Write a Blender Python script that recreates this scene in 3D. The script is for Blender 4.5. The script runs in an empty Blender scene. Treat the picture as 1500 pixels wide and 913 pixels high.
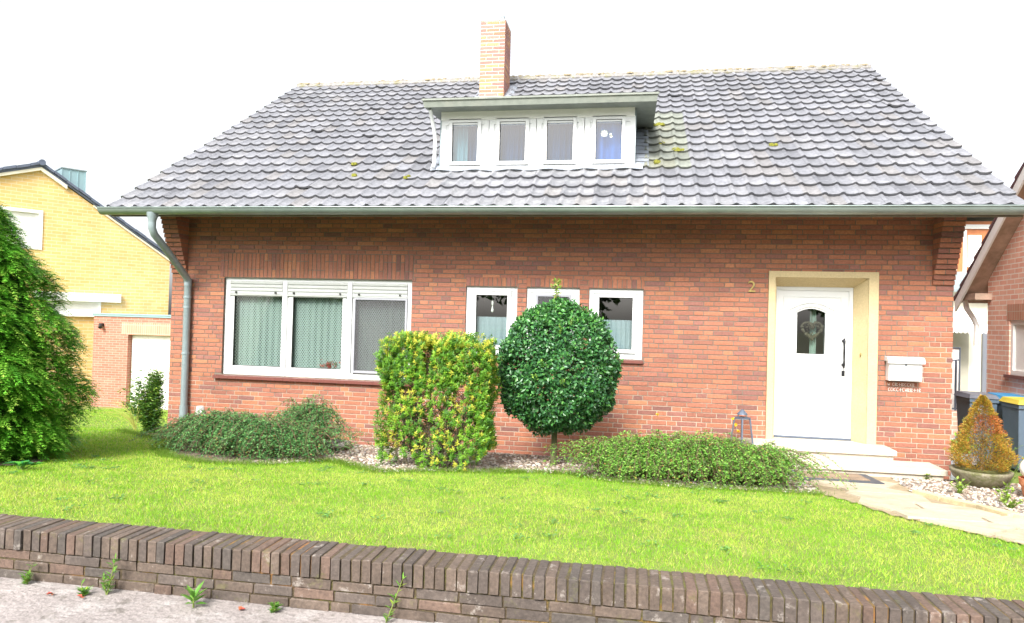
import bpy, math, random
import numpy as np
from mathutils import Vector, Matrix
random.seed(7); rng = np.random.default_rng(7)
S = bpy.context.scene
C = S.collection
PI = math.pi
W = 10.594                                   # facade width
SL = math.atan2(6.6635 - 3.2178, 4.4177 + .85)   # roof slope

# ------------------------------------------------------------------ world / camera / light
S.render.engine = 'CYCLES'
S.view_settings.view_transform = 'Standard'; S.view_settings.look = 'None'
S.view_settings.exposure = 1.0; S.view_settings.gamma = 1
S.cycles.max_bounces = 7; S.cycles.transparent_max_bounces = 12
S.cycles.sample_clamp_indirect = 4
SUN_EL, SUN_AZ = math.radians(42), math.radians(-10)      # azimuth: from straight in front, towards the right
w = bpy.data.worlds.new("World"); S.world = w; w.use_nodes = True
nt = w.node_tree; bg = nt.nodes['Background']
sky = nt.nodes.new('ShaderNodeTexSky'); sky.sky_type = 'NISHITA'; sky.sun_disc = False
sky.sun_elevation = SUN_EL; sky.sun_rotation = PI - SUN_AZ; sky.dust_density = 4; sky.air_density = 1.0
hs = nt.nodes.new('ShaderNodeHueSaturation'); hs.inputs['Saturation'].default_value = .22
hs.inputs['Value'].default_value = 1.22
nt.links.new(sky.outputs[0], hs.inputs['Color']); nt.links.new(hs.outputs[0], bg.inputs['Color'])
bg.inputs['Strength'].default_value = .15
sd = bpy.data.lights.new('sun', 'SUN'); sd.energy = 3.0; sd.angle = math.radians(17); sd.color = (1, .96, .89)
so = bpy.data.objects.new('sun', sd); C.objects.link(so)
sdir = Vector((math.sin(SUN_AZ) * math.cos(SUN_EL), -math.cos(SUN_AZ) * math.cos(SUN_EL), math.sin(SUN_EL)))
so.rotation_euler = sdir.to_track_quat('Z', 'Y').to_euler()

cd = bpy.data.cameras.new('camera'); cam = bpy.data.objects.new('camera', cd); C.objects.link(cam)
yaw, pitch, roll = .1717, .0156, .0268
f_ = Vector((-math.sin(yaw) * math.cos(pitch), math.cos(yaw) * math.cos(pitch), math.sin(pitch)))
r_ = Vector((math.cos(yaw), math.sin(yaw), 0)); u_ = r_.cross(f_)
c_, s_ = math.cos(roll), math.sin(roll)
r2 = c_ * r_ + s_ * u_; u2 = -s_ * r_ + c_ * u_
m = Matrix((r2, u2, -f_)).transposed().to_4x4(); m.translation = (6.7357, -9.3121, 1.7906)
cam.matrix_world = m
cd.sensor_width = 36; cd.lens = 36 * 1021.47 / 1500; cd.clip_end = 2000; cd.clip_start = .05
S.camera = cam

# ------------------------------------------------------------------ materials
def mat(name, col=(.5, .5, .5), rough=.6, attr=False, noise=None, bump=None, metal=0, spec=.5, tint=None, transl=0, coat=0):
    m = bpy.data.materials.new(name); m.use_nodes = True
    N, L = m.node_tree.nodes, m.node_tree.links; b = N['Principled BSDF']
    b.inputs['Roughness'].default_value = rough; b.inputs['Metallic'].default_value = metal
    b.inputs['Specular IOR Level'].default_value = spec; b.inputs['Coat Weight'].default_value = coat
    if attr:
        a = N.new('ShaderNodeAttribute'); a.attribute_name = 'col'; src = a.outputs['Color']
    else:
        a = N.new('ShaderNodeRGB'); a.outputs[0].default_value = (*col, 1); src = a.outputs[0]
    tc = N.new('ShaderNodeTexCoord')
    if noise:                                  # (scale, amount) or list of them: brightness variation of the thing's own colour
        for sc, am in (noise if isinstance(noise, list) else [noise]):
            n = N.new('ShaderNodeTexNoise'); n.inputs['Scale'].default_value = sc; n.inputs['Detail'].default_value = 5
            n.inputs['Roughness'].default_value = .65
            L.new(tc.outputs['Object'], n.inputs['Vector'])
            mr = N.new('ShaderNodeMapRange'); mr.inputs[1].default_value = .3; mr.inputs[2].default_value = .7
            mr.inputs[3].default_value = 1 - am; mr.inputs[4].default_value = 1 + am
            L.new(n.outputs['Fac'], mr.inputs[0])
            vm = N.new('ShaderNodeVectorMath'); vm.operation = 'SCALE'
            L.new(src, vm.inputs[0]); L.new(mr.outputs[0], vm.inputs['Scale']); src = vm.outputs[0]
    if tint:                                   # (colour, scale, threshold, softness, strength): patches of a second colour
        for tcol, sc, th, sf, st in (tint if isinstance(tint, list) else [tint]):
            n = N.new('ShaderNodeTexNoise'); n.inputs['Scale'].default_value = sc; n.inputs['Detail'].default_value = 6
            n.inputs['Roughness'].default_value = .7
            L.new(tc.outputs['Object'], n.inputs['Vector'])
            mr = N.new('ShaderNodeMapRange'); mr.inputs[1].default_value = th; mr.inputs[2].default_value = th + sf
            mr.inputs[3].default_value = 0; mr.inputs[4].default_value = st
            L.new(n.outputs['Fac'], mr.inputs[0])
            mx = N.new('ShaderNodeMix'); mx.data_type = 'RGBA'
            L.new(mr.outputs[0], mx.inputs[0]); L.new(src, mx.inputs[6]); mx.inputs[7].default_value = (*tcol, 1)
            src = mx.outputs[2]
    L.new(src, b.inputs['Base Color'])
    if bump:
        n = N.new('ShaderNodeTexNoise'); n.inputs['Scale'].default_value = bump[0]; n.inputs['Detail'].default_value = 6
        L.new(tc.outputs['Object'], n.inputs['Vector'])
        bp = N.new('ShaderNodeBump'); bp.inputs['Strength'].default_value = bump[1]; bp.inputs['Distance'].default_value = bump[2] if len(bump) > 2 else .01
        L.new(n.outputs['Fac'], bp.inputs['Height']); L.new(bp.outputs[0], b.inputs['Normal'])
    if transl:
        t = N.new('ShaderNodeBsdfTranslucent'); L.new(src, t.inputs['Color'])
        ms = N.new('ShaderNodeMixShader'); ms.inputs[0].default_value = transl
        L.new(b.outputs[0], ms.inputs[1]); L.new(t.outputs[0], ms.inputs[2]); L.new(ms.outputs[0], N['Material Output'].inputs[0])
    return m

def brickmat(name, c1, c2, mortar, bw=.25, rh=.0625, ms=.005, off=.5, bump=.3, xz=True):
    m = bpy.data.materials.new(name); m.use_nodes = True
    N, L = m.node_tree.nodes, m.node_tree.links; b = N['Principled BSDF']; b.inputs['Roughness'].default_value = .85
    tc = N.new('ShaderNodeTexCoord'); sp = N.new('ShaderNodeSeparateXYZ'); cb = N.new('ShaderNodeCombineXYZ')
    ad = N.new('ShaderNodeMath'); ad.operation = 'ADD'
    L.new(tc.outputs['Object'], sp.inputs[0]); L.new(sp.outputs[0], ad.inputs[0]); L.new(sp.outputs[1], ad.inputs[1])
    L.new(ad.outputs[0], cb.inputs[0]); L.new(sp.outputs[2], cb.inputs[1])
    t = N.new('ShaderNodeTexBrick'); L.new(cb.outputs[0], t.inputs['Vector'])
    t.inputs['Scale'].default_value = 1; t.inputs['Brick Width'].default_value = bw; t.inputs['Row Height'].default_value = rh
    t.inputs['Mortar Size'].default_value = ms; t.offset = off; t.inputs['Mortar Smooth'].default_value = .1
    t.inputs['Color1'].default_value = (*c1, 1); t.inputs['Color2'].default_value = (*c2, 1); t.inputs['Mortar'].default_value = (*mortar, 1)
    n = N.new('ShaderNodeTexNoise'); n.inputs['Scale'].default_value = 2.5; n.inputs['Detail'].default_value = 6
    L.new(tc.outputs['Object'], n.inputs['Vector'])
    mr = N.new('ShaderNodeMapRange'); mr.inputs[1].default_value = .3; mr.inputs[2].default_value = .7
    mr.inputs[3].default_value = .9; mr.inputs[4].default_value = 1.07; L.new(n.outputs['Fac'], mr.inputs[0])
    vm = N.new('ShaderNodeVectorMath'); vm.operation = 'SCALE'; L.new(t.outputs['Color'], vm.inputs[0]); L.new(mr.outputs[0], vm.inputs['Scale'])
    L.new(vm.outputs[0], b.inputs['Base Color'])
    bp = N.new('ShaderNodeBump'); bp.inputs['Strength'].default_value = bump; bp.inputs['Distance'].default_value = .01; bp.invert = True
    L.new(t.outputs['Fac'], bp.inputs['Height']); L.new(bp.outputs[0], b.inputs['Normal'])
    return m

def glassmat(name, tint=(.9, .95, .95), refl=1.0):
    m = bpy.data.materials.new(name); m.use_nodes = True
    N, L = m.node_tree.nodes, m.node_tree.links; N.remove(N['Principled BSDF'])
    t = N.new('ShaderNodeBsdfTransparent'); t.inputs[0].default_value = (*tint, 1)
    g = N.new('ShaderNodeBsdfGlossy'); g.inputs['Roughness'].default_value = .01; g.inputs[0].default_value = (refl, refl, refl, 1)
    fr = N.new('ShaderNodeFresnel'); fr.inputs[0].default_value = 1.75
    ge = N.new('ShaderNodeNewGeometry'); sb = N.new('ShaderNodeMath'); sb.operation = 'SUBTRACT'; sb.use_clamp = True; L.new(fr.outputs[0], sb.inputs[0]); L.new(ge.outputs['Backfacing'], sb.inputs[1])
    ms = N.new('ShaderNodeMixShader'); L.new(sb.outputs[0], ms.inputs[0]); L.new(t.outputs[0], ms.inputs[1]); L.new(g.outputs[0], ms.inputs[2])
    L.new(ms.outputs[0], N['Material Output'].inputs[0]); return m

def lacemat(name, col, fx, fz, thr, vert=0.0):
    """thin cloth with a repeating open-work pattern"""
    m = bpy.data.materials.new(name); m.use_nodes = True
    N, L = m.node_tree.nodes, m.node_tree.links; b = N['Principled BSDF']
    b.inputs['Base Color'].default_value = (*col, 1); b.inputs['Roughness'].default_value = .9
    tr = N.new('ShaderNodeBsdfTranslucent'); tr.inputs[0].default_value = (*col, 1)
    m1 = N.new('ShaderNodeMixShader'); m1.inputs[0].default_value = .35; L.new(b.outputs[0], m1.inputs[1]); L.new(tr.outputs[0], m1.inputs[2])
    tc = N.new('ShaderNodeTexCoord'); sp = N.new('ShaderNodeSeparateXYZ'); L.new(tc.outputs['Object'], sp.inputs[0])
    def sn(sock, k, add=None):
        a = N.new('ShaderNodeMath'); a.operation = 'MULTIPLY'; L.new(sock, a.inputs[0]); a.inputs[1].default_value = k
        o = a.outputs[0]
        if add is not None:
            q = N.new('ShaderNodeMath'); q.operation = 'ADD'; L.new(o, q.inputs[0]); L.new(add, q.inputs[1]); o = q.outputs[0]
        s = N.new('ShaderNodeMath'); s.operation = 'SINE'; L.new(o, s.inputs[0]); return s.outputs[0]
    a = sn(sp.outputs[0], fx); bz = sn(sp.outputs[2], fz)
    k = N.new('ShaderNodeMath'); k.operation = 'MULTIPLY'; L.new(a, k.inputs[0]); L.new(bz, k.inputs[1])
    q = N.new('ShaderNodeMath'); q.operation = 'GREATER_THAN'; L.new(k.outputs[0], q.inputs[0]); q.inputs[1].default_value = thr
    t = N.new('ShaderNodeBsdfTransparent'); ms = N.new('ShaderNodeMixShader')
    sc = N.new('ShaderNodeMath'); sc.operation = 'MULTIPLY'; L.new(q.outputs[0], sc.inputs[0]); sc.inputs[1].default_value = .65
    L.new(sc.outputs[0], ms.inputs[0]); L.new(m1.outputs[0], ms.inputs[1]); L.new(t.outputs[0], ms.inputs[2])
    L.new(ms.outputs[0], N['Material Output'].inputs[0]); return m

M = {}
M['brick'] = mat('brick', attr=True, rough=.8, noise=[(35, .22), (2.2, .1)], bump=(90, .35, .004), tint=((.10, .085, .06), 1.1, .55, .25, .22))
M['mortar_old'] = mat('mortar', (.165, .14, .11), .95, noise=[(3, .25), (60, .2)])
M['mortar_new'] = mat('mortar_light', (.42, .34, .26), .95, noise=[(3, .2), (60, .15)])
def mortarmat():
    m = bpy.data.materials.new('wall_mortar'); m.use_nodes = True
    N, L = m.node_tree.nodes, m.node_tree.links; b = N['Principled BSDF']; b.inputs['Roughness'].default_value = .95
    tc = N.new('ShaderNodeTexCoord'); sp = N.new('ShaderNodeSeparateXYZ'); L.new(tc.outputs['Object'], sp.inputs[0])
    n = N.new('ShaderNodeTexNoise'); n.inputs['Scale'].default_value = 1.6; n.inputs['Detail'].default_value = 6; n.inputs['Roughness'].default_value = .7; L.new(tc.outputs['Object'], n.inputs['Vector'])
    def ma(op, a, b_): 
        q = N.new('ShaderNodeMath'); q.operation = op
        for i, v in enumerate((a, b_)):
            if isinstance(v, (int, float)): q.inputs[i].default_value = v
            else: L.new(v, q.inputs[i])
        return q
    nz_ = ma('MULTIPLY', ma('SUBTRACT', n.outputs['Fac'], .5).outputs[0], 2.2).outputs[0]
    low = ma('MULTIPLY', ma('SUBTRACT', ma('ADD', nz_, .95).outputs[0], sp.outputs[2]).outputs[0], 3.0)
    rt = ma('MULTIPLY', ma('SUBTRACT', ma('ADD', nz_, sp.outputs[0]).outputs[0], 9.95).outputs[0], 2.0); rt2 = ma('MINIMUM', rt.outputs[0], ma('MULTIPLY', ma('SUBTRACT', 2.1, sp.outputs[2]).outputs[0], 2).outputs[0])
    fx = ma('MAXIMUM', low.outputs[0], rt2.outputs[0]); fx.use_clamp = True
    mx = N.new('ShaderNodeMix'); mx.data_type = 'RGBA'; mx.clamp_factor = True; L.new(fx.outputs[0], mx.inputs[0]); mx.inputs[6].default_value = (.165, .14, .11, 1); mx.inputs[7].default_value = (.40, .33, .26, 1)
    L.new(mx.outputs[2], b.inputs['Base Color']); return m
M['wall_mortar'] = mortarmat()
M['tile'] = mat('roof_tile', attr=True, rough=.36, noise=[(22, .30), (1.2, .15)], bump=(60, .25, .004), spec=.6,
                tint=[((.27, .26, .24), 5, .60, .14, .3), ((.10, .10, .11), 2.3, .58, .2, .4)])
M['ridge'] = mat('ridge_tile', (.20, .19, .185), .6, noise=[(15, .3)], tint=((.16, .15, .06), 7, .48, .15, .8))
M['moss'] = mat('moss', (.17, .17, .02), .95, noise=[(40, .4)], bump=(80, .8, .01))
M['zinc'] = mat('zinc', (.24, .29, .28), .38, noise=[(4, .12), (1.1, .1)], metal=.55)
M['zinc_pale'] = mat('zinc_pale', (.26, .32, .34), .5, noise=[(5, .12)], metal=.3)
M['lead'] = mat('lead', (.34, .37, .42), .45, noise=[(9, .25)], metal=.3, bump=(14, .6, .01))
M['white'] = mat('white_upvc', (.66, .68, .69), .3, noise=[(1.5, .02)], spec=.5)
M['whitewood'] = mat('white_paint', (.8, .8, .78), .5, noise=[(6, .05)])
M['offwhite'] = mat('offwhite_metal', (.72, .72, .68), .4, noise=[(9, .05)])
M['fascia'] = mat('fascia', (.18, .20, .175), .6, noise=[(8, .18)], tint=((.2, .2, .17), 4, .5, .2, .5))
M['soffit'] = mat('soffit', (.20, .17, .14), .8, noise=[(5, .2)])
M['limestone'] = mat('limestone', (.52, .42, .24), .75, noise=[(45, .12), (3, .08)], bump=(120, .3, .003))
M['step'] = mat('step_stone', (.50, .45, .37), .8, noise=[(50, .14), (4, .10)], bump=(110, .3, .003), tint=((.3, .27, .2), 3.3, .57, .15, .4))
M['sill'] = mat('sill_brick', (.16, .055, .045), .4, noise=[(20, .15)])
M['shutter'] = mat('shutter', (.46, .48, .47), .4, noise=[(6, .04)])
M['rubber'] = mat('dark_seal', (.02, .02, .02), .5)
M['iron'] = mat('wrought_iron', (.035, .035, .04), .4, metal=.7, bump=(60, .3, .002))
M['steel'] = mat('steel_grey', (.11, .135, .18), .45, metal=.3, noise=[(14, .1)])
M['brass'] = mat('brass', (.42, .32, .12), .4, metal=.8, noise=[(60, .3)])
M['glass'] = glassmat('glass', (.74, .82, .80)); M['glass_blue'] = glassmat('glass_upper', (.42, .60, .72))
M['clear'] = glassmat('clear_glass', (.80, .80, .82), .5)
M['screen'] = None
M['room'] = mat('room', (.30, .27, .23), .9)
M['lace'] = lacemat('lace', (.55, .63, .60), 2 * PI / .030, 2 * PI / .05, .22)
M['cafe'] = mat('cafe_curtain', (.40, .47, .52), .9, noise=[(30, .06)], transl=.3)
M['blue_cloth'] = mat('blue_cloth', (.025, .08, .17), .9, noise=[(10, .1)], transl=.3)
M['pale_cloth'] = mat('pale_cloth', (.38, .48, .42), .9, transl=.3)
M['leaf'] = mat('leaf', attr=True, rough=.45, transl=.32, spec=.4)
M['leaf_gloss'] = mat('leaf_gloss', attr=True, rough=.36, transl=.15, spec=.5)
M['grassblade'] = mat('grass_blade', attr=True, rough=.6, transl=.38, spec=.25)
M['bark'] = mat('bark', (.10, .085, .055), .9, noise=[(30, .3)], bump=(40, .6, .01))
M['bark_green'] = mat('bark_mossy', (.10, .105, .045), .9, noise=[(20, .3)], bump=(40, .6, .01))
M['twig'] = mat('twig', (.14, .10, .055), .85, noise=[(30, .25)])
M['soil'] = mat('soil', (.085, .065, .045), .95, noise=[(20, .35)], bump=(30, .8, .02))
M['lawn'] = mat('lawn', (.17, .24, .04), .95, noise=[(25, .3), (1.3, .2)], bump=(60, .8, .02), tint=((.28, .26, .075), 1.7, .47, .22, .65))
M['far_ground'] = mat('ground', (.16, .17, .09), .95, noise=[(.5, .2), (8, .2)])
M['gravelbed'] = mat('gravel_bed', (.23, .18, .14), .95, noise=[(50, .4), (4, .2)], bump=(70, .8, .02))
M['pebble'] = mat('pebble', attr=True, rough=.7, noise=[(60, .15)])
M['flag'] = mat('flagstone', attr=True, rough=.8, noise=[(9, .14), (60, .12)], bump=(50, .4, .006), tint=((.30, .25, .16), 3, .52, .15, .6))
M['pavement'] = mat('pavement', (.28, .25, .24), .95, noise=[(2.2, .14), (45, .22)], bump=(38, 1.0, .012),
                    tint=[((.13, .115, .10), 9, .56, .08, .7), ((.40, .38, .37), 6, .52, .12, .6)])
M['asphalt'] = mat('asphalt', (.09, .09, .09), .9, noise=[(30, .2)])
M['kerbbrick'] = mat('weathered_brick', attr=True, rough=.82, noise=[(55, .3), (7, .22)], bump=(45, .7, .006),
                     tint=[((.13, .13, .035), 9, .60, .12, .55), ((.34, .31, .28), 14, .60, .08, .55)])
M['mossmortar'] = mat('mossy_mortar', (.075, .055, .03), .95, noise=[(25, .4)], tint=[((.10, .105, .02), 6, .5, .12, .8), ((.34, .13, .045), 3, .54, .12, .7)], bump=(60, .8, .01))
M['yellowbrick'] = brickmat('yellow_brick', (.60, .37, .09), (.68, .45, .13), (.66, .50, .24), .24, .095, .010)
M['pinkbrick'] = brickmat('pink_brick', (.72, .36, .27), (.78, .46, .35), (.80, .72, .64), .22, .078, .008)
M['garagebrick'] = brickmat('garage_brick', (.33, .12, .08), (.40, .17, .12), (.40, .30, .24), .22, .066, .006)
M['stackbrick'] = brickmat('upright_brick', (.44, .20, .13), (.52, .26, .18), (.50, .40, .31), .066, .24, .006, 0)
M['slate'] = mat('slate_tile', (.10, .12, .17), .5, noise=[(8, .25)])
M['bluezinc'] = mat('blue_zinc', (.30, .45, .48), .35, noise=[(2, .08)], metal=.4)
M['cream'] = mat('cream_render', (.72, .68, .56), .9, noise=[(3, .05)])
M['orangewood'] = mat('orange_wood', (.50, .17, .06), .5, noise=[(9, .15)])
M['brownwood'] = mat('brown_wood', (.42, .29, .22), .7, noise=[(5, .25)], tint=((.16, .14, .1), 2, .5, .2, .6))
M['darktile'] = mat('dark_red_tile', (.10, .045, .05), .5, noise=[(9, .2)])
M['bin'] = mat('bin_plastic', (.10, .145, .20), .42, noise=[(5, .12)])
M['binlid'] = mat('bin_lid_grey', (.13, .14, .17), .45, noise=[(7, .15)])
M['bluelid'] = mat('bin_lid_blue', (.04, .25, .48), .45, noise=[(7, .1)])
M['yellowlid'] = mat('bin_lid_yellow', (.60, .48, .06), .45, noise=[(7, .1)])
M['stonebowl'] = mat('stone_bowl', (.20, .18, .12), .9, noise=[(30, .25)], bump=(40, .6, .006), tint=[((.10, .11, .03), 7, .48, .15, .8), ((.34, .30, .24), 11, .56, .1, .5)])
M['palestone'] = mat('pale_stone', (.42, .40, .36), .9, noise=[(30, .25)], bump=(50, .7, .008), tint=((.1, .1, .07), 12, .6, .06, .6))
M['terracotta'] = mat('terracotta', (.52, .20, .09), .8, noise=[(15, .15)], tint=((.6, .4, .25), 9, .58, .1, .4))
M['globe'] = mat('white_ceramic', (.78, .75, .68), .25, noise=[(3, .03)])
M['matrubber'] = mat('mat_rubber', (.055, .065, .085), .6, bump=(90, .5, .003))
M['matcoir'] = mat('mat_coir', (.26, .19, .13), .95, noise=[(90, .35), (8, .3)], bump=(120, .8, .004))
M['chalk'] = mat('chalk', (.78, .70, .66), .9)
M['print_grey'] = mat('pale_print', (.62, .68, .66), .5)
M['pink'] = mat('pink_petal', (.55, .13, .11), .7, transl=.2)
M['yellowpetal'] = mat('yellow_petal', (.8, .55, .02), .6, transl=.2)
M['heart'] = mat('dried_wreath', (.075, .062, .04), .9, noise=[(60, .4)])
M['suncatcher'] = mat('sticker', (.75, .8, .65), .4)
M['dryleaf'] = mat('dry_leaf', attr=True, rough=.8)

def screenmat():
    m = bpy.data.materials.new('insect_mesh'); m.use_nodes = True
    N, L = m.node_tree.nodes, m.node_tree.links; b = N['Principled BSDF']; b.inputs['Base Color'].default_value = (.12, .12, .13, 1)
    t = N.new('ShaderNodeBsdfTransparent'); ms = N.new('ShaderNodeMixShader'); ms.inputs[0].default_value = .5
    L.new(b.outputs[0], ms.inputs[1]); L.new(t.outputs[0], ms.inputs[2]); L.new(ms.outputs[0], N['Material Output'].inputs[0]); return m
M['screen'] = screenmat()

# ------------------------------------------------------------------ mesh helpers
def link(o, parent=None):
    C.objects.link(o)
    if parent:
        o.parent = parent
        if parent.type == 'EMPTY': o.matrix_parent_inverse = Matrix.Translation(-Vector(parent.location))
    return o
def tag(o, label=None, cat=None, group=None, kind=None):
    if label: o['label'] = label
    if cat: o['category'] = cat
    if group: o['group'] = group
    if kind: o['kind'] = kind
    return o
def empty(name, loc, label, cat, group=None):
    o = bpy.data.objects.new(name, None); C.objects.link(o); o.location = loc; o.empty_display_size = .1
    return tag(o, label, cat, group)

class MB:
    def __init__(s): s.v = []; s.f = []; s.c = []; s.m = []
    def face(s, idx, col, mi=0): s.f.append(idx); s.c.append(col); s.m.append(mi)
    def poly(s, pts, col=(.5, .5, .5), mi=0):
        n = len(s.v); s.v += [tuple(p) for p in pts]; s.face(tuple(range(n, n + len(pts))), col, mi)
    def hexa(s, p, col=(.5, .5, .5), mi=0, skip=()):
        """p: 8 points, bottom ring 0-3 then top ring 4-7 (counter-clockwise from above)"""
        n = len(s.v); s.v += [tuple(q) for q in p]
        for k, q in enumerate([(3, 2, 1, 0), (4, 5, 6, 7), (0, 1, 5, 4), (1, 2, 6, 5), (2, 3, 7, 6), (3, 0, 4, 7)]):
            if k not in skip: s.face(tuple(n + i for i in q), col, mi)
    def box(s, x0, y0, z0, x1, y1, z1, col=(.5, .5, .5), mi=0, skip=()):
        s.hexa([(x0, y0, z0), (x1, y0, z0), (x1, y1, z0), (x0, y1, z0), (x0, y0, z1), (x1, y0, z1), (x1, y1, z1), (x0, y1, z1)], col, mi, skip)
    def bev(s, x0, y0, z0, x1, y1, z1, b, col=(.5, .5, .5), mi=0):
        """box with a chamfered front (-y) face"""
        n = len(s.v)
        s.v += [(x0, y0 + b, z0), (x1, y0 + b, z0), (x1, y0 + b, z1), (x0, y0 + b, z1), (x0 + b, y0, z0 + b), (x1 - b, y0, z0 + b), (x1 - b, y0, z1 - b), (x0 + b, y0, z1 - b),
                (x0, y1, z0), (x1, y1, z0), (x1, y1, z1), (x0, y1, z1)]
        for q in [(4, 5, 6, 7), (0, 1, 5, 4), (1, 2, 6, 5), (2, 3, 7, 6), (3, 0, 4, 7), (8, 9, 1, 0), (9, 10, 2, 1), (10, 11, 3, 2), (11, 8, 0, 3)]:
            s.face(tuple(n + i for i in q), col, mi)
    def tube(s, pts, r, sides=8, col=(.5, .5, .5), mi=0, cap=True):
        pts = [Vector(p) for p in pts]; rs = r if isinstance(r, (list, tuple)) else [r] * len(pts)
        n0 = len(s.v); prev = None
        for i, p in enumerate(pts):
            d = (pts[min(i + 1, len(pts) - 1)] - pts[max(i - 1, 0)]).normalized()
            if prev is None: a = d.orthogonal().normalized()
            else: a = (prev - d * prev.dot(d)).normalized()
            prev = a; b = d.cross(a)
            for k in range(sides):
                t = 2 * PI * k / sides; s.v.append(tuple(p + (a * math.cos(t) + b * math.sin(t)) * rs[i]))
        for i in range(len(pts) - 1):
            for k in range(sides):
                a0 = n0 + i * sides + k; a1 = n0 + i * sides + (k + 1) % sides
                s.face((a0, a1, a1 + sides, a0 + sides), col, mi)
        if cap:
            s.face(tuple(n0 + k for k in reversed(range(sides))), col, mi)
            s.face(tuple(n0 + (len(pts) - 1) * sides + k for k in range(sides)), col, mi)
    def lathe(s, prof, cx, cy, cz, n=28, col=(.5, .5, .5), mi=0, sx=1, sy=1):
        n0 = len(s.v)
        for r, z in prof:
            for k in range(n):
                t = 2 * PI * k / n; s.v.append((cx + r * math.cos(t) * sx, cy + r * math.sin(t) * sy, cz + z))
        for i in range(len(prof) - 1):
            for k in range(n):
                a0 = n0 + i * n + k; a1 = n0 + i * n + (k + 1) % n; s.face((a0, a1, a1 + n, a0 + n), col, mi)
    def prism(s, outline, axis, a, b, col=(.5, .5, .5), mi=0):
        """outline: 2-D points; extruded along axis ('x','y','z') from a to b"""
        def P(u, v, t): return {'x': (t, u, v), 'y': (u, t, v), 'z': (u, v, t)}[axis]
        n = len(outline); n0 = len(s.v)
        s.v += [P(u, v, a) for u, v in outline] + [P(u, v, b) for u, v in outline]
        s.face(tuple(n0 + i for i in range(n)), col, mi); s.face(tuple(n0 + n + i for i in reversed(range(n))), col, mi)
        for i in range(n):
            j = (i + 1) % n; s.face((n0 + i, n0 + n + i, n0 + n + j, n0 + j), col, mi)
    def build(s, name, mats, parent=None, smooth=False, origin=None, fix=False):
        me = bpy.data.meshes.new(name); v = s.v
        if origin: v = [(a - origin[0], b - origin[1], c - origin[2]) for a, b, c in v]
        me.from_pydata(v, [], s.f)
        for q in (mats if isinstance(mats, (list, tuple)) else [mats]): me.materials.append(q)
        me.polygons.foreach_set('material_index', s.m)
        ca = me.color_attributes.new('col', 'FLOAT_COLOR', 'CORNER')
        cols = np.repeat(np.array([(*c[:3], 1) for c in s.c], dtype=np.float32), [len(q) for q in s.f], axis=0)
        ca.data.foreach_set('color', cols.ravel())
        if smooth: me.polygons.foreach_set('use_smooth', [True] * len(s.f))
        if fix:
            import bmesh
            bm = bmesh.new(); bm.from_mesh(me); bmesh.ops.recalc_face_normals(bm, faces=bm.faces); bm.to_mesh(me); bm.free()
        me.update()
        o = bpy.data.objects.new(name, me)
        if origin: o.location = origin
        return link(o, parent)

def smooth_by_angle(o, ang=.6):
    me = o.data; me.polygons.foreach_set('use_smooth', [True] * len(me.polygons))
    try: me.set_sharp_from_angle(angle=ang)
    except Exception: pass
    return o

def npmesh(name, V, F, Ccol, mt, parent=None, k=3, smooth=False):
    """V (n,3), F (m,k) , Ccol (m,3) colours per face"""
    me = bpy.data.meshes.new(name); nv, nf = len(V), len(F)
    me.vertices.add(nv); me.vertices.foreach_set('co', np.asarray(V, np.float32).ravel())
    me.loops.add(nf * k); me.loops.foreach_set('vertex_index', np.asarray(F, np.int32).ravel())
    me.polygons.add(nf); me.polygons.foreach_set('loop_start', np.arange(0, nf * k, k, dtype=np.int32))
    me.update(calc_edges=True)
    ca = me.color_attributes.new('col', 'FLOAT_COLOR', 'CORNER')
    cc = np.ones((nf, 4), np.float32); cc[:, :3] = Ccol
    ca.data.foreach_set('color', np.repeat(cc, k, axis=0).ravel())
    if smooth: me.polygons.foreach_set('use_smooth', np.ones(nf, bool))
    me.materials.append(mt); o = bpy.data.objects.new(name, me)
    return link(o, parent)

def unit(a): return a / np.maximum(np.linalg.norm(a, axis=1, keepdims=True), 1e-9)
def leaves(name, P, A, Nn, L, Wd, Cc, mt, parent=None, fold=.35, wide=.45, curl=0.):
    """one kite-shaped folded leaf per row: base P, axis A, normal Nn"""
    A = unit(A); Sd = unit(np.cross(A, Nn)); Nn = np.cross(Sd, A); L = np.asarray(L)[:, None]; Wd = np.asarray(Wd)[:, None]
    b = P; t = P + A * L - Nn * L * curl; l = P + A * L * wide + Sd * Wd / 2 + Nn * Wd * fold; r = P + A * L * wide - Sd * Wd / 2 + Nn * Wd * fold
    V = np.stack([b, l, t, r], 1).reshape(-1, 3); n = len(P); i = np.arange(n)[:, None] * 4
    F = np.concatenate([i + np.array([[0, 2, 1]]), i + np.array([[0, 3, 2]])], 0)
    return npmesh(name, V, F, np.concatenate([Cc, Cc * rng.uniform(.85, 1.1, (n, 1))], 0), mt, parent)
def pick(n, cols, wts, jit=.18):
    cols = np.array(cols); i = rng.choice(len(cols), n, p=np.array(wts) / sum(wts)); c = cols[i]
    return np.clip(c * rng.uniform(1 - jit, 1 + jit, (n, 1)) * rng.uniform(1 - jit * .3, 1 + jit * .3, (n, 3)), 0, 1)
def rdir(n):
    v = rng.normal(size=(n, 3)); return unit(v)

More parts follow.
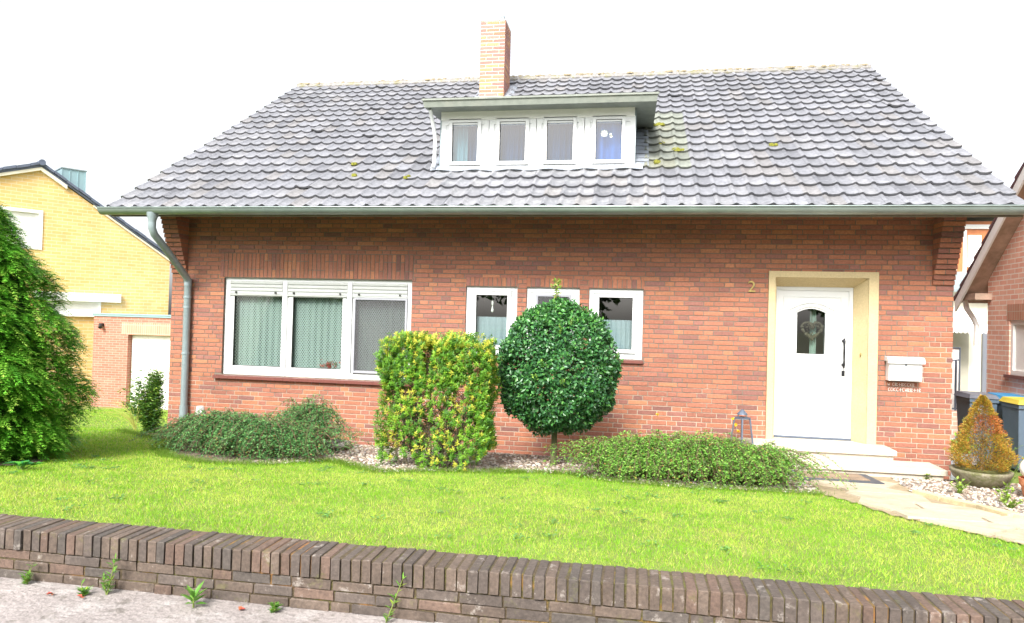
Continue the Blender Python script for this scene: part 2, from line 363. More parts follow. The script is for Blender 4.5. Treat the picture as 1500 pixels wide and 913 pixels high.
# ------------------------------------------------------------------ terrain
def gz(x, y):
    if y < -5.95: return .32
    if y < -5.8: return .32 + (y + 5.95) / .15 * .265
    if y < -1.8: return .215 + (-1.8 - y) * .0925
    if y < -.9: return .17 + (-.9 - y) * .05
    if y < 0: return -.19 * y
    s = .11 - .05 * min(max(x / 9, 0), 1)
    return -s * min(y, 8)
def gza(x, y):
    return np.select([y < -5.95, y < -5.8, y < -1.8, y < -.9, y < 0], [0 * y + .32, .32 + (y + 5.95) / .15 * .265, .215 + (-1.8 - y) * .0925, .17 + (-.9 - y) * .05, -.19 * y],
                     -(.11 - .05 * np.clip(x / 9, 0, 1)) * np.minimum(y, 8))
xs = [-400, -150, -60, -30, -16] + [i * .5 for i in range(-20, 37)] + [24, 40, 90, 200, 400]
ys = [-400, -150, -60, -20, -10, -5.95, -5.80] + [-5.4, -5, -4.2, -3.4, -2.6, -1.8, -1.35, -.9, -.45, 0] + [1, 2, 3, 4, 5, 6, 7, 8, 10, 14, 20, 40, 100, 400]
mb = MB(); mb.v = [(x, y, gz(x, y)) for y in ys for x in xs]; nx = len(xs)
for j in range(len(ys) - 1):
    for i in range(nx - 1):
        a = j * nx + i; mb.face((a, a + 1, a + 1 + nx, a + nx), (.1, .1, .1), 0 if (-12 <= xs[i] < 12 and -5.9 < ys[j] < 12) else 1)
tag(mb.build('lawn', [M['lawn'], M['far_ground']]), kind='structure')

# lawn outline (also the limit of the blades)
LAWN = [(-7, -5.78), (9.9, -5.78), (9.55, -4.9), (9.22, -4.35), (9.03, -3.92), (8.74, -3.47), (8.66, -2.94), (8.5, -2.45), (7.9, -2.5), (7.2, -2.6), (6.6, -2.5), (6.1, -2.1), (5.62, -2.25), (5.36, -2.42),
        (4.84, -2.58), (4.39, -2.95), (3.96, -2.58), (3.6, -2.3), (3.2, -2.95), (2.6, -3.05), (1.95, -2.72), (1.6, -2.25), (1.3, -1.6), (.7, -1.2), (0, -.9), (-.45, -.3), (-.5, 1), (-1.0, 7.6), (-7, 7.6)]
def inside(px, py, poly):
    c = np.zeros(len(px), bool); n = len(poly)
    for i in range(n):
        x0, y0 = poly[i]; x1, y1 = poly[(i + 1) % n]
        if y0 == y1: continue
        k = ((y0 > py) != (y1 > py)) & (px < (x1 - x0) * (py - y0) / (y1 - y0) + x0); c ^= k
    return c
def sheet(name, poly_fn, mt, dz, x0, x1, y0, y1, st=.2, kind='structure'):
    mb = MB(); nxs = np.arange(x0, x1 + 1e-6, st); nys = np.arange(y0, y1 + 1e-6, st)
    idx = {}
    def vid(i, j):
        if (i, j) not in idx: idx[(i, j)] = len(mb.v); mb.v.append((nxs[i], nys[j], gz(nxs[i], nys[j]) + dz))
        return idx[(i, j)]
    for i in range(len(nxs) - 1):
        for j in range(len(nys) - 1):
            if poly_fn(nxs[i] + st / 2, nys[j] + st / 2): mb.face((vid(i, j), vid(i + 1, j), vid(i + 1, j + 1), vid(i, j + 1)), (.3, .3, .3))
    return tag(mb.build(name, mt), kind=kind)
def in_lawn(x, y): return inside(np.array([x]), np.array([y]), LAWN)[0]
PATH = [(8.62, -.9), (8.56, -1.8), (8.5, -2.45), (8.66, -2.94), (8.74, -3.47), (9.03, -3.92), (9.22, -4.35), (9.55, -4.9), (9.9, -5.78), (11.2, -5.78), (10.6, -4.6), (9.95, -3.6), (9.76, -3.2), (9.70, -2.8), (9.58, -2.4), (9.46, -2.05), (9.52, -1.5), (9.62, -.9)]
def in_path(x, y): return inside(np.array([x]), np.array([y]), PATH)[0]
sheet('gravel_bed', lambda x, y: not in_lawn(x, y) and not in_path(x, y), M['gravelbed'], .006, .2, 12.6, -5.78, -.0001, .06)
sheet('garden_path', in_path, mat('path_joint', (.30, .24, .15), .95, noise=[(20, .3)]), .010, 8.2, 11.4, -5.78, -.85, .06)
# flagstones: Voronoi cells clipped by distance, each a thin raised slab; one pattern inside the path
def flags():
    pts = []; tries = 0
    while len(pts) < 60 and tries < 6000:
        tries += 1; x, y = random.uniform(8.3, 11.3), random.uniform(-5.9, -.85)
        if all((x - a) ** 2 + (y - b) ** 2 > .42 ** 2 for a, b in pts): pts.append((x, y))
    mb = MB()
    for i, (x, y) in enumerate(pts):
        poly = [Vector((x - .7, y - .7)), Vector((x + .7, y - .7)), Vector((x + .7, y + .7)), Vector((x - .7, y + .7))]
        for j, (a, b) in enumerate(pts):
            if i == j: continue
            mid = Vector(((x + a) / 2, (y + b) / 2)); n = Vector((a - x, b - y)).normalized(); mid -= n * .012
            out = []
            for q in range(len(poly)):
                A_, B_ = poly[q], poly[(q + 1) % len(poly)]; da, db = (A_ - mid).dot(n), (B_ - mid).dot(n)
                if da <= 0: out.append(A_)
                if da * db < 0: out.append(A_ + (B_ - A_) * (da / (da - db)))
            poly = out
            if len(poly) < 3: break
        if len(poly) < 3: continue
        # keep only what lies on the path: pull corners in towards the centre line
        ok = []
        cx = sum(p.x for p in poly) / len(poly); cy = sum(p.y for p in poly) / len(poly)
        if not in_path(cx, cy): continue
        for p in poly:
            t = 1.0
            while t > .2 and not in_path(cx + (p.x - cx) * t, cy + (p.y - cy) * t): t -= .04
            ok.append((cx + (p.x - cx) * t, cy + (p.y - cy) * t))
        k = random.uniform(.85, 1.08); col = (.50 * k, .43 * k, .32 * k); top = .026 + random.uniform(-.003, .003)
        n0 = len(mb.v)
        mb.v += [(a, b, gz(a, b) + top - .02) for a, b in ok] + [(cx + (a - cx) * .985, cy + (b - cy) * .985, gz(a, b) + top) for a, b in ok]
        n = len(ok); mb.face(tuple(n0 + n + q for q in range(n)), col)
        for q in range(n): mb.face((n0 + q, n0 + (q + 1) % n, n0 + n + (q + 1) % n, n0 + n + q), col)
    return tag(mb.build('path_paving', M['flag']), kind='structure')
flags()
# edging stones along the right side of the path
edge = [(9.50, -2.02), (9.60, -2.38), (9.72, -2.8), (9.78, -3.2), (9.98, -3.6), (10.3, -4.1), (10.65, -4.6)]
for i in range(len(edge) - 1):
    a, b = Vector((*edge[i], 0)), Vector((*edge[i + 1], 0)); d = (b - a).normalized(); n = Vector((-d.y, d.x, 0)) * -1
    a2, b2 = a + d * .012, b - d * .012; mb = MB(); wdt = .10
    P = [a2, b2, b2 - n * wdt * -1, a2 - n * wdt * -1]
    bot = [(p.x, p.y, gz(p.x, p.y) - .05) for p in P]; top = [(p.x, p.y, gz(p.x, p.y) + .05 + random.uniform(-.006, .006)) for p in P]
    mb.hexa(bot + top, (.60, .50, .30))
    o = mb.build('edging_stone', M['flag'], fix=True)
    desc = ['nearest the doorstep, beside the doormat end of the path', 'second from the doorstep', 'third from the doorstep, below the stone bowl', 'fourth from the doorstep, in front of the terracotta pot', 'fifth from the doorstep', 'farthest from the doorstep'][i]
    tag(o, 'buff stone edging the path, ' + desc, 'edging stone', 'edging stones along the garden path')

# pavement in front of the low wall
mb = MB(); xs2 = np.arange(-6, 20, .5); 
for a in xs2: mb.poly([(a, -8.6, .328), (a + .5, -8.6, .328), (a + .5, -5.99, .333), (a, -5.99, .333)])
tag(mb.build('pavement', M['pavement']), kind='structure')
mb = MB(); mb.poly([(-120, -15, .20), (120, -15, .20), (120, -8.72, .20), (-120, -8.72, .20)]); 
# (the street lies a kerb's height lower, cut into the ground sheet's front)
for v in [0]: pass
mb2 = MB(); mb2.box(-6, -8.72, .15, 20, -8.6, .332, (.4, .4, .4)); tag(mb2.build('kerb', M['palestone']), kind='structure')

# ------------------------------------------------------------------ bricks
def sub_rect(r, hs):
    out = [r]
    for h in hs:
        nxt = []
        for (a, b, c, d) in out:                 # x0,x1,z0,z1
            if h[0] >= b or h[1] <= a or h[2] >= d or h[3] <= c: nxt.append((a, b, c, d)); continue
            if a < h[0]: nxt.append((a, h[0], c, d))
            if b > h[1]: nxt.append((h[1], b, c, d))
            x0, x1 = max(a, h[0]), min(b, h[1])
            if c < h[2]: nxt.append((x0, x1, c, h[2]))
            if d > h[3]: nxt.append((x0, x1, h[3], d))
        out = nxt
    return [q for q in out if q[1] - q[0] > .012 and q[3] - q[2] > .012]
BC = [((.39, .150, .085), 6), ((.355, .138, .085), 5), ((.325, .128, .085), 4), ((.28, .118, .090), 2.0), ((.235, .105, .085), .6), ((.43, .175, .092), 2)]
def bcol():
    t = random.random() * sum(q[1] for q in BC)
    for c, k in BC:
        t -= k
        if t <= 0: break
    j = random.uniform(.76, .95); return tuple(x * j for x in c)
def brick_field(mb, x0, x1, z0, z1, holes, put, H=.0625, J=.0105, SLn=.24, HD=.115, seed=0, minz=-9, style='flemish'):
    rnd = random.Random(seed); k = 0; z = z0
    while z < z1 - .02:
        if style == 'flemish': off = (k % 2) * ((SLn + HD + 2 * J) / 2) + rnd.choice([0, 0, .0]) ; x = x0 - off
        else: x = x0 - (k % 2) * (SLn + J) / 2
        t = 0 if style == 'flemish' else 0
        while x < x1:
            ln = SLn if (t % 2 == 0 or style != 'flemish') else HD
            if style == 'flemish' and rnd.random() < .12: ln = SLn
            a, b = max(x, x0), min(x + ln, x1)
            if b - a > .02:
                col = bcol()
                for q in sub_rect((a, b, z, min(z + H - J, z1)), holes): put(mb, *q, col)
            x += ln + J; t += 1
        z += H; k += 1

# ------------------------------------------------------------------ THE HOUSE
house = empty('house', (W / 2, 0, 0), 'brick house with a grey pantile roof, a wide dormer and a white front door', 'house')
HO = [(.845, 3.70, .925, 2.335)] + [(4.475, 5.187, 1.345, 2.268), (5.315, 6.03, 1.345, 2.268), (6.155, 6.868, 1.345, 2.268)] + [(8.43, 9.735, -1, 2.535)]
soldiers = [(.78, 3.72, 2.345, 2.70)] + [(a - .0, b + .0, 2.278, 2.395) for a, b in ((4.475, 5.187), (5.315, 6.03), (6.155, 6.868))]
sill_h = [(.73, 3.80, .865, .925)] + [(a - .02, b + .03, 1.29, 1.345) for a, b in ((4.475, 5.187), (5.315, 6.03), (6.155, 6.868))]
def put_front(mb, a, b, c, d, col):
    y = random.uniform(-.0015, .0015); mb.bev(a, y, c, b, .02, d, .0022, col)
mb = MB()
brick_field(mb, 0, W, -.43, 3.45, HO + soldiers + sill_h, put_front, seed=3)
for (a, b, c, d) in soldiers:
    x = a
    while x < b - .01:
        x1 = min(x + .052, b)
        if d - c > .2:
            sp = c + (.24 if random.random() < .5 else .115)
            put_front(mb, x, x1, c, sp - .005, bcol()); put_front(mb, x, x1, sp + .005, d - .0105, bcol())
        else: put_front(mb, x, x1, c, d, bcol())
        x += .0625
wall = mb.build('wall', [M['brick']], house)
wall['label'] = 'red and brown brick front wall with pale mortar near the ground'
# mortar backing, cut into cells round the openings
def wall_cells(mb, x0, x1, z0, z1, holes, y0, y1, mi=lambda x, z: 0, extra_x=(), extra_z=()):
    X = sorted({x0, x1, *extra_x, *[min(max(h[i], x0), x1) for h in holes for i in (0, 1)]}); Z = sorted({z0, z1, *extra_z, *[min(max(h[i], z0), z1) for h in holes for i in (2, 3)]})
    for i in range(len(X) - 1):
        for j in range(len(Z) - 1):
            cx, cz = (X[i] + X[i + 1]) / 2, (Z[j] + Z[j + 1]) / 2
            if any(h[0] < cx < h[1] and h[2] < cz < h[3] for h in holes): continue
            mb.box(X[i], y0, Z[j], X[i + 1], y1, Z[j + 1], (.2, .2, .2), mi(cx, cz))
mb = MB()
wall_cells(mb, .001, W - .001, -.8, 3.5, HO, .0055, .30, mi=lambda x, z: 1 if (z < 1.0 or (x > 9.7 and z < 1.9)) else 0, extra_x=(9.7, 9.8), extra_z=(.62, 1.0, 1.9))
mb.build('mortar', [M['wall_mortar'], M['wall_mortar']], wall)
# side and rear walls with gables
mb = MB()
for x0, x1 in ((0.002, .28), (W - .28, W - .002)):
    mb.prism([(.302, -1.6), (8.83, -1.6), (8.83, 3.55), (4.417, 6.4), (.302, 3.6)], 'x', x0, x1)
mb.box(.3, 8.55, -1.6, W - .3, 8.83, 3.6)
mb.build('side_wall', brickmat('side_brick', (.44, .13, .07), (.3, .10, .08), (.3, .25, .2), .24, .0625, .005), house, fix=True)
mb = MB()   # plain room behind the windows
mb.box(.30, .32, .02, 4.15, 2.6, 2.6); mb.box(4.17, .32, .02, 8.0, 2.6, 2.6); mb.box(8.02, .50, .02, W - .3, 2.6, 2.6)
rm = mb.build('room', M['room'], house)
for p in rm.data.polygons: pass
def open_front(o):                          # take the street side off each room box so daylight enters through the windows
    import bmesh
    bm = bmesh.new(); bm.from_mesh(o.data)
    bmesh.ops.delete(bm, geom=[f for f in bm.faces if f.normal.y < -.9], context='FACES'); bm.to_mesh(o.data); bm.free()
open_front(rm)

# corbels: brick side walls stepping out under the eaves
for x0, x1, lab in ((0.0, .245, 'corbelled brick bracket under the left eave, behind the downpipe'), (W - .245, W, 'corbelled brick bracket under the right eave, above the letterbox corner')):
    mb = MB(); z = 2.39; k = 0
    while z < 3.2:
        y = -.024 * (k + 1); top = z + .0625
        mb.box(x0 + .004, y + .006, z, x1 - .004, .01, top, (.1, .09, .07), 1)
        if k % 2: 
            mb.bev(x0, y, z, x1, -.001, z + .052, .002, bcol())
        else:
            mb.bev(x0, y, z, x0 + .115, -.001, z + .052, .002, bcol()); mb.bev(x0 + .1255, y, z, x1, -.001, z + .052, .002, bcol())
        z += .0625; k += 1
    o = mb.build('corbel', [M['brick'], M['mortar_old']], house, fix=True); o['label'] = lab

# roof -----------------------------------------------------------
OX0, OX1 = -.382, W + .356; EY, EZ = -.85, 3.2178; RLEN = 6.2946
cs, sn = math.cos(SL), math.sin(SL)
def rp(x, s, h): return (x, EY + s * cs - h * sn, EZ + s * sn + h * cs)
mb = MB()
mb.hexa([rp(OX0 + .04, .03, -.09), rp(OX1 - .04, .03, -.09), rp(OX1 - .04, RLEN, -.09), rp(OX0 + .04, RLEN, -.09), rp(OX0 + .04, .03, -.045), rp(OX1 - .04, .03, -.045), rp(OX1 - .04, RLEN, -.045), rp(OX0 + .04, RLEN, -.045)])
# rear slope
ry = EY + RLEN * cs; rz = EZ + RLEN * sn
mb.hexa([(OX0 + .04, ry, rz - .1), (OX1 - .04, ry, rz - .1), (OX1 - .04, ry + 5.27, EZ - .1), (OX0 + .04, ry + 5.27, EZ - .1), (OX0 + .04, ry, rz), (OX1 - .04, ry, rz), (OX1 - .04, ry + 5.27, EZ), (OX0 + .04, ry + 5.27, EZ)])
mb.build('roof_deck', M['soffit'], house, fix=True)
NR, NT = 20, 55; pr = RLEN / NR; tw = (OX1 - OX0) / NT
def prof(u):                               # pantile section: a narrow roll on the left, then a shallow trough
    if u < .34: return .019 * math.sin(PI * u / .34) ** 1.2 + .007 * (1 - u / .34)
    v = (u - .34) / .66; return -.010 * math.sin(PI * v) + .007 * v
US = [0, .06, .12, .17, .22, .28, .34, .45, .56, .67, .78, .89, 1.0]
TC = [((.200, .204, .226), 5), ((.182, .186, .206), 4), ((.218, .220, .238), 3), ((.205, .200, .206), 1.5), ((.155, .158, .176), 1.2)]
V = []; F = []; CC = []
rnd = random.Random(11)
DX0, DX1, DS0, DS1 = 3.90, 6.80, (1.055) / cs, (2.52) / cs     # dormer footprint in roof coordinates
for r in range(NR):
    s0 = r * pr; drift = rnd.uniform(-.006, .006)
    for t in range(NT):
        x0 = OX0 + t * tw; xc = x0 + tw / 2; scn = s0 + pr * .5
        if DX0 < xc < DX1 and DS0 - .06 < scn < DS1 - .05: continue
        q = rnd.random() * 16; col = TC[0][0]
        for c, kk in TC:
            q -= kk
            if q <= 0: col = c; break
        j = rnd.uniform(.93, 1.07); col = np.array(col) * j
        if 6.75 < xc < 7.35 and 1.0 < s0 < 3.6: col = col * np.array([1.0, 1.05, .82])
        lift = .038 + rnd.uniform(-.003, .004) + (rnd.random() < .012) * .015; tilt = rnd.uniform(-.004, .004); skew = rnd.uniform(-.004, .004)
        sj = rnd.uniform(-.005, .005) + drift; n0 = len(V)
        for (sv, hv) in ((s0 - .035 + sj, lift - .026), (s0 - .035 + sj, lift), (s0 - .028 + sj, lift + .003), (s0 + pr * .5, lift * .55), (s0 + pr + .02, .002)):
            for u in US:
                h = prof(u) + hv + tilt * (u - .5)
                V.append(rp(x0 + u * tw * 1.012 + skew, sv, h))
        nu = len(US)
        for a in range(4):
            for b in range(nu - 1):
                i = n0 + a * nu + b; F.append((i, i + 1, i + nu + 1, i + nu)); CC.append(col * (.38 if a == 0 else 1))  # front edge coloured darker, painting in the shade line under each row
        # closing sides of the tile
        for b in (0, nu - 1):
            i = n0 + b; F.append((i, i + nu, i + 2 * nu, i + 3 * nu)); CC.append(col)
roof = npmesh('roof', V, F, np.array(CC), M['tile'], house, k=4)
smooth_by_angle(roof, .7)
roof['label'] = 'front slope of weathered grey pantiles with lighter worn patches'
# ridge with mortar and moss
mb = MB()
x = OX0
while x < OX1 - .05:
    ln = .40; pts = []
    mb.tube([(x, ry, rz + .0), (min(x + ln, OX1), ry, rz + .0)], [.075 + random.uniform(0, .006), .066], 10)
    x += ln - .03
mb.build('ridge', M['ridge'], roof, smooth=False)
mb = MB()
for k in range(260):
    x = random.uniform(OX0 + .05, OX1); h = random.uniform(.006, .028); yy = ry + random.uniform(-.06, .04)
    mb.lathe([(h * 1.4, -.02), (h * 1.1, h * .6), (.002, h)], x, yy, rz + .07 - abs(yy - ry) * .4, 5, sx=random.uniform(.8, 2.2))
o = mb.build('ridge_moss', mat('dry_moss', (.24, .20, .13), .95, noise=[(60, .5)]), roof); o['kind'] = 'stuff'
def clump(name, s, x, wdt, parent, n=26):
    mb = MB()
    for k in range(n):
        dx, ds, h = random.gauss(0, wdt * .4), random.gauss(0, .018), random.uniform(.010, .026); p = rp(x + dx, s + ds, .035)
        mb.lathe([(h * 1.5, -.02), (h * 1.2, h * .6), (.002, h)], p[0], p[1], p[2], 6)
    o = mb.build(name, M['moss'], parent); return o
o = clump('moss_clump', (1.742 - EY) / cs - .02, 7.07, .09, roof); o['label'] = 'larger yellow moss clump on the tiles beside the dormer'
o = clump('moss_clump', (.762 - EY) / cs - .02, 7.28, .08, roof); o['label'] = 'lower yellow moss clump on the tiles right of the dormer'
for s, x in ((1.5, 2.62), (1.05, 2.80), (1.42, 7.02), (2.2, 7.1), (.95, 3.6), (2.05, 8.6)):
    o = clump('moss_clump', s, x, .035, roof, 7)
# verge boards
for x0, x1 in ((OX0, OX0 + .035), (OX1 - .035, OX1)):
    mb = MB(); mb.hexa([rp(x0, .02, -.13), rp(x1, .02, -.13), rp(x1, RLEN, -.13), rp(x0, RLEN, -.13), rp(x0, .02, -.02), rp(x1, .02, -.02), rp(x1, RLEN, -.02), rp(x0, RLEN, -.02)])
    mb.build('bargeboard', M['soffit'], house, fix=True)
mb = MB(); mb.box(OX0 + .05, -.79, 3.245, OX1 - .05, -.002, 3.262); mb.build('soffit', M['soffit'], house)
mb = MB(); mb.box(OX0 + .02, -.832, 3.10, OX1 - .02, -.80, 3.24); mb.build('fascia', M['soffit'], house)
# gutter: open half-round channel with beads, seams as rings
def halfpipe(mb, x0, x1, cy, cz, r, n=12, th=.003):
    n0 = len(mb.v)
    for x in (x0, x1):
        for rr in (r, r - th):
            for k in range(n + 1):
                t = PI + PI * k / n; mb.v.append((x, cy + rr * math.cos(t), cz + rr * math.sin(t)))
    q = n + 1
    for k in range(n):
        mb.face((n0 + k, n0 + k + 1, n0 + 2 * q + k + 1, n0 + 2 * q + k), (.3, .3, .3))
        mb.face((n0 + q + k, n0 + 3 * q + k, n0 + 3 * q + k + 1, n0 + q + k + 1), (.3, .3, .3))
    mb.tube([(x0, cy - r - .004, cz + .004), (x1, cy - r - .004, cz + .004)], .009, 8)
    for x in (x0, x1): mb.poly([(x, cy + r * math.cos(PI + PI * k / n), cz + r * math.sin(PI + PI * k / n)) for k in range(n + 1)])
GY, GZ, GR = -.915, 3.192, .082
mb = MB(); halfpipe(mb, OX0 - .06, OX1 + .06, GY, GZ, GR)
gut = mb.build('gutter', M['zinc'], house, smooth=False); smooth_by_angle(gut, .6)
gut['label'] = 'grey green zinc gutter along the whole eave'
for k in range(17):
    x = OX0 + .35 + k * .672
    mb = MB(); n = 12; n0 = 0
    for xx in (x, x + .022):
        for kk in range(n + 1):
            t = PI + PI * kk / n; mb.v.append((xx, GY + (GR + .003) * math.cos(t), GZ + (GR + .003) * math.sin(t)))
    for kk in range(n): mb.face((kk, kk + 1, n + 2 + kk, n + 1 + kk), (.3, .3, .3))
    mb.build('gutter_bracket', M['zinc'], gut)
# downpipe
mb = MB(); px = .335
mb.lathe([(.075, 0), (.07, -.05), (.052, -.10), (.045, -.16)], px, GY, GZ - GR + .03, 16)
mb.tube([(px, GY, 3.0), (px, GY, 2.93), (px, GY + .05, 2.85), (px - .005, GY + .30, 2.68), (px - .02, -.20, 2.38), (px - .03, -.10, 2.32), (px - .03, -.065, 2.24), (px - .03, -.065, .24)], .049, 14)
mb.tube([(px - .03, -.065, 2.30), (px - .03, -.065, 2.20)], 0.054, 14)
mb.tube([(px - .03, -.065, 1.90), (px - .03, -.065, 1.87)], 0.054, 14); 
mb.tube([(px - .03, -.065, .42), (px - .03, -.065, .16)], 0.058, 14)
dp = mb.build('downpipe', M['zinc_pale'], house); smooth_by_angle(dp, .7)
for z in (2.02, 1.2, .42):
    mb = MB(); mb.tube([(px - .03, -.065, z), (px - .03, -.065, z + .025)], 0.056, 14); mb.box(px - .045, -.03, z, px - .015, .004, z + .025); mb.build('pipe_clamp', M['zinc_pale'], dp)

# chimney
CX0, CX1, CY0, CY1, CZ = 3.84, 4.30, 3.2, 3.78, 7.36
mb = MB(); mb.box(CX0 + .005, CY0 + .005, 5.4, CX1 - .005, CY1 - .005, CZ - .012, (.6, .5, .4), 1)
z = 5.42; k = 0
CB = [(.42, .19, .12), (.36, .17, .14), (.46, .24, .12), (.33, .17, .14)]
while z < CZ - .02:
    def cc(): c = random.choice(CB); j = random.uniform(.85, 1.15); return tuple(a * j for a in c)
    cut = (CX0 + .24) if k % 2 else (CX0 + .115); a0 = CX0
    rows = [(CX0, cut - .01), (cut, CX1)] if k % 2 else [(CX0, cut - .01), (cut, cut + .23), (cut + .24, CX1)]
    for a, b in rows:
        a, b = a, min(b, CX1)
        mb.bev(a, CY0 + random.uniform(-.002, .002), z, b, CY0 + .03, z + .050, .002, cc())
    yy = CY0 + .001 + (.12 if k % 2 else .245)
    for a, b in ((CY0, yy - .01), (yy, min(yy + .24, CY1)), (min(yy + .25, CY1 - .02), CY1)):
        for x0, x1 in ((CX1 - .03, CX1 + .001), (CX0 - .001, CX0 + .03)): mb.box(x0, a + .004, z, x1, b, z + .050, cc())
    z += .0665; k += 1
mb.box(CX0 - .003, CY0 - .003, CZ - .012, CX1 + .003, CY1 + .003, CZ + .008, (.3, .25, .22), 1)
ch = mb.build('chimney', [M['brick'], mat('chimney_mortar', (.62, .52, .44), .9, noise=[(20, .2)])], house)
ch['label'] = 'tall weathered brick chimney rising through the roof behind the dormer'
mb = MB(); mb.tube([(CX1 - .09, CY0 + .2, CZ), (CX1 - .09, CY0 + .2, CZ + .14)], .035, 12); mb.build('flue_pipe', M['zinc_pale'], ch)
mb = MB(); mb.hexa([rp(CX0 - .1, 4.72, .02), rp(CX1 + .14, 4.72, .02), rp(CX1 + .14, 5.65, .02), rp(CX0 - .1, 5.65, .02), rp(CX0 - .1, 4.72, .05), rp(CX1 + .10, 4.72, .05), rp(CX1 + .10, 5.65, .05), rp(CX0 - .1, 5.65, .05)]); mb.build('flashing', M['lead'], ch, fix=True)

# dormer --------------------------------------------------------
DYF = .2
dorm = MB()
dorm.box(3.97, DYF + .05, 3.86, 4.02, 2.2, 4.72); dorm.box(6.67, DYF + .05, 3.86, 6.72, 2.2, 4.72)
dorm.box(4.02, 2.0, 4.4, 6.67, 2.05, 4.72)
dormer = dorm.build('dormer', M['zinc_pale'], house); dormer['label'] = 'wide flat roofed dormer with four white windows in a row'
mb = MB()
mb.hexa([(3.84, -.12, 4.715), (6.975, -.12, 4.715), (6.975, 1.95, 4.86), (3.84, 1.95, 4.86), (3.82, -.14, 4.805), (6.99, -.14, 4.805), (6.99, 1.95, 5.0), (3.82, 1.95, 5.0)])
mb.box(3.81, -.155, 4.80, 7.005, -.125, 4.825)
mb.build('dormer_roof', M['fascia'], dormer, fix=True)
mb = MB(); mb.box(4.0, DYF - .02, 4.62, 6.7, DYF + .05, 4.74); mb.build('trim_board', M['whitewood'], dormer)
# lead apron and side flashings
mb = MB()
n = 40
for k in range(n):
    x0 = 3.88 + (6.82 - 3.88) * k / n; x1 = 3.88 + (6.82 - 3.88) * (k + 1) / n
    h0, h1 = .045 + .012 * math.sin(k * .9), .045 + .012 * math.sin((k + 1) * .9)
    s1 = (DYF - EY) / cs + .03; s0 = s1 - .13
    mb.poly([rp(x0, s0, h0), rp(x1, s0, h1), rp(x1, s1 - .02, .06), rp(x0, s1 - .02, .06)])
for x0, x1 in ((3.86, 3.99), (6.70, 6.90)):
    for k in range(10):
        s0 = (DYF - EY) / cs - .02 + k * .16; mb.poly([rp(x0, s0, .05 + .01 * (k % 2)), rp(x1, s0, .05), rp(x1, s0 + .165, .04), rp(x0, s0 + .165, .05)])
mb.build('lead_flashing', M['lead'], dormer)
mb = MB(); mb.tube([(3.90, -.04, 4.71), (3.905, .05, 4.60), (3.915, .15, 4.45), (3.925, .17, 4.3), (3.925, .15, 4.02), (3.93, .08, 3.93)], .026, 12)
smooth_by_angle(mb.build('drainpipe', M['white'], dormer), .7)
mb = MB(); mb.box(4.0, .55, 3.95, 6.69, 1.6, 4.7); dr = mb.build('attic_room', M['room'], house); open_front(dr)
mb = MB(); mb.box(3.995, DYF - .012, 3.865, 6.71, DYF + .05, 3.905); mb.build('dormer_sill', M['white'], dormer)

def ring(mb, x0, x1, z0, z1, t, y0, y1, tb=None, col=(.8, .8, .8)):
    tb = tb or t
    mb.box(x0, y0, z0, x0 + t, y1, z1, col); mb.box(x1 - t, y0, z0, x1, y1, z1, col)
    mb.box(x0 + t, y0, z0, x1 - t, y1, z0 + tb, col); mb.box(x0 + t, y0, z1 - t, x1 - t, y1, z1, col)
def window(label, x0, x1, z0, z1, gx0, gx1, gz0, gz1, y, glass='glass', outer=.05, seal=True):
    """white frame, an inner sash standing a little proud, dark seal, pane"""
    mb = MB(); t = outer
    ring(mb, x0, x1, z0, z1, t, y, y + .07)
    for q in sub_rect((x0 + t, x1 - t, z0 + t, z1 - t), [(gx0 - .052, gx1 + .052, gz0 - .052, gz1 + .052)]): mb.box(q[0], y + .012, q[2], q[1], y + .05, q[3])
    fr = mb.build('window', M['white'], house); fr['label'] = label
    mb = MB(); a0, a1, b0, b1 = gx0 - .052, gx1 + .052, gz0 - .052, gz1 + .052
    ring(mb, a0, a1, b0, b1, .047, y - .020, y + .05)
    ring(mb, x0 + t - .001, x1 - t + .001, z0 + t - .001, z1 - t + .001, 0.0001, y, y + .01)
    sash = mb.build('sash', M['white'], fr)
    mb = MB(); ring(mb, gx0 - .005, gx1 + .005, gz0 - .005, gz1 + .005, .006, y - .004, y + .02)
    mb.build('seal', M['rubber'], fr)
    mb = MB(); mb.poly([(gx0, y + .012, gz0), (gx1, y + .012, gz0), (gx1, y + .012, gz1), (gx0, y + .012, gz1)])
    mb.build('pane', M[glass], fr)
    return fr
DXs = [4.0, 4.69, 5.36, 6.025, 6.715]; DG = [(4.17, 4.525), (4.85, 5.205), (5.515, 5.865), (6.185, 6.525)]
DL = ['first dormer window from the left, beside the white drainpipe', 'second dormer window from the left', 'third dormer window from the left', 'fourth dormer window with a flower sticker on its pane']
for i in range(4):
    window(DL[i], DXs[i] + .004, DXs[i + 1] - .004, 3.905, 4.625, DG[i][0], DG[i][1], 4.035, 4.58, DYF, 'glass_blue', .07)

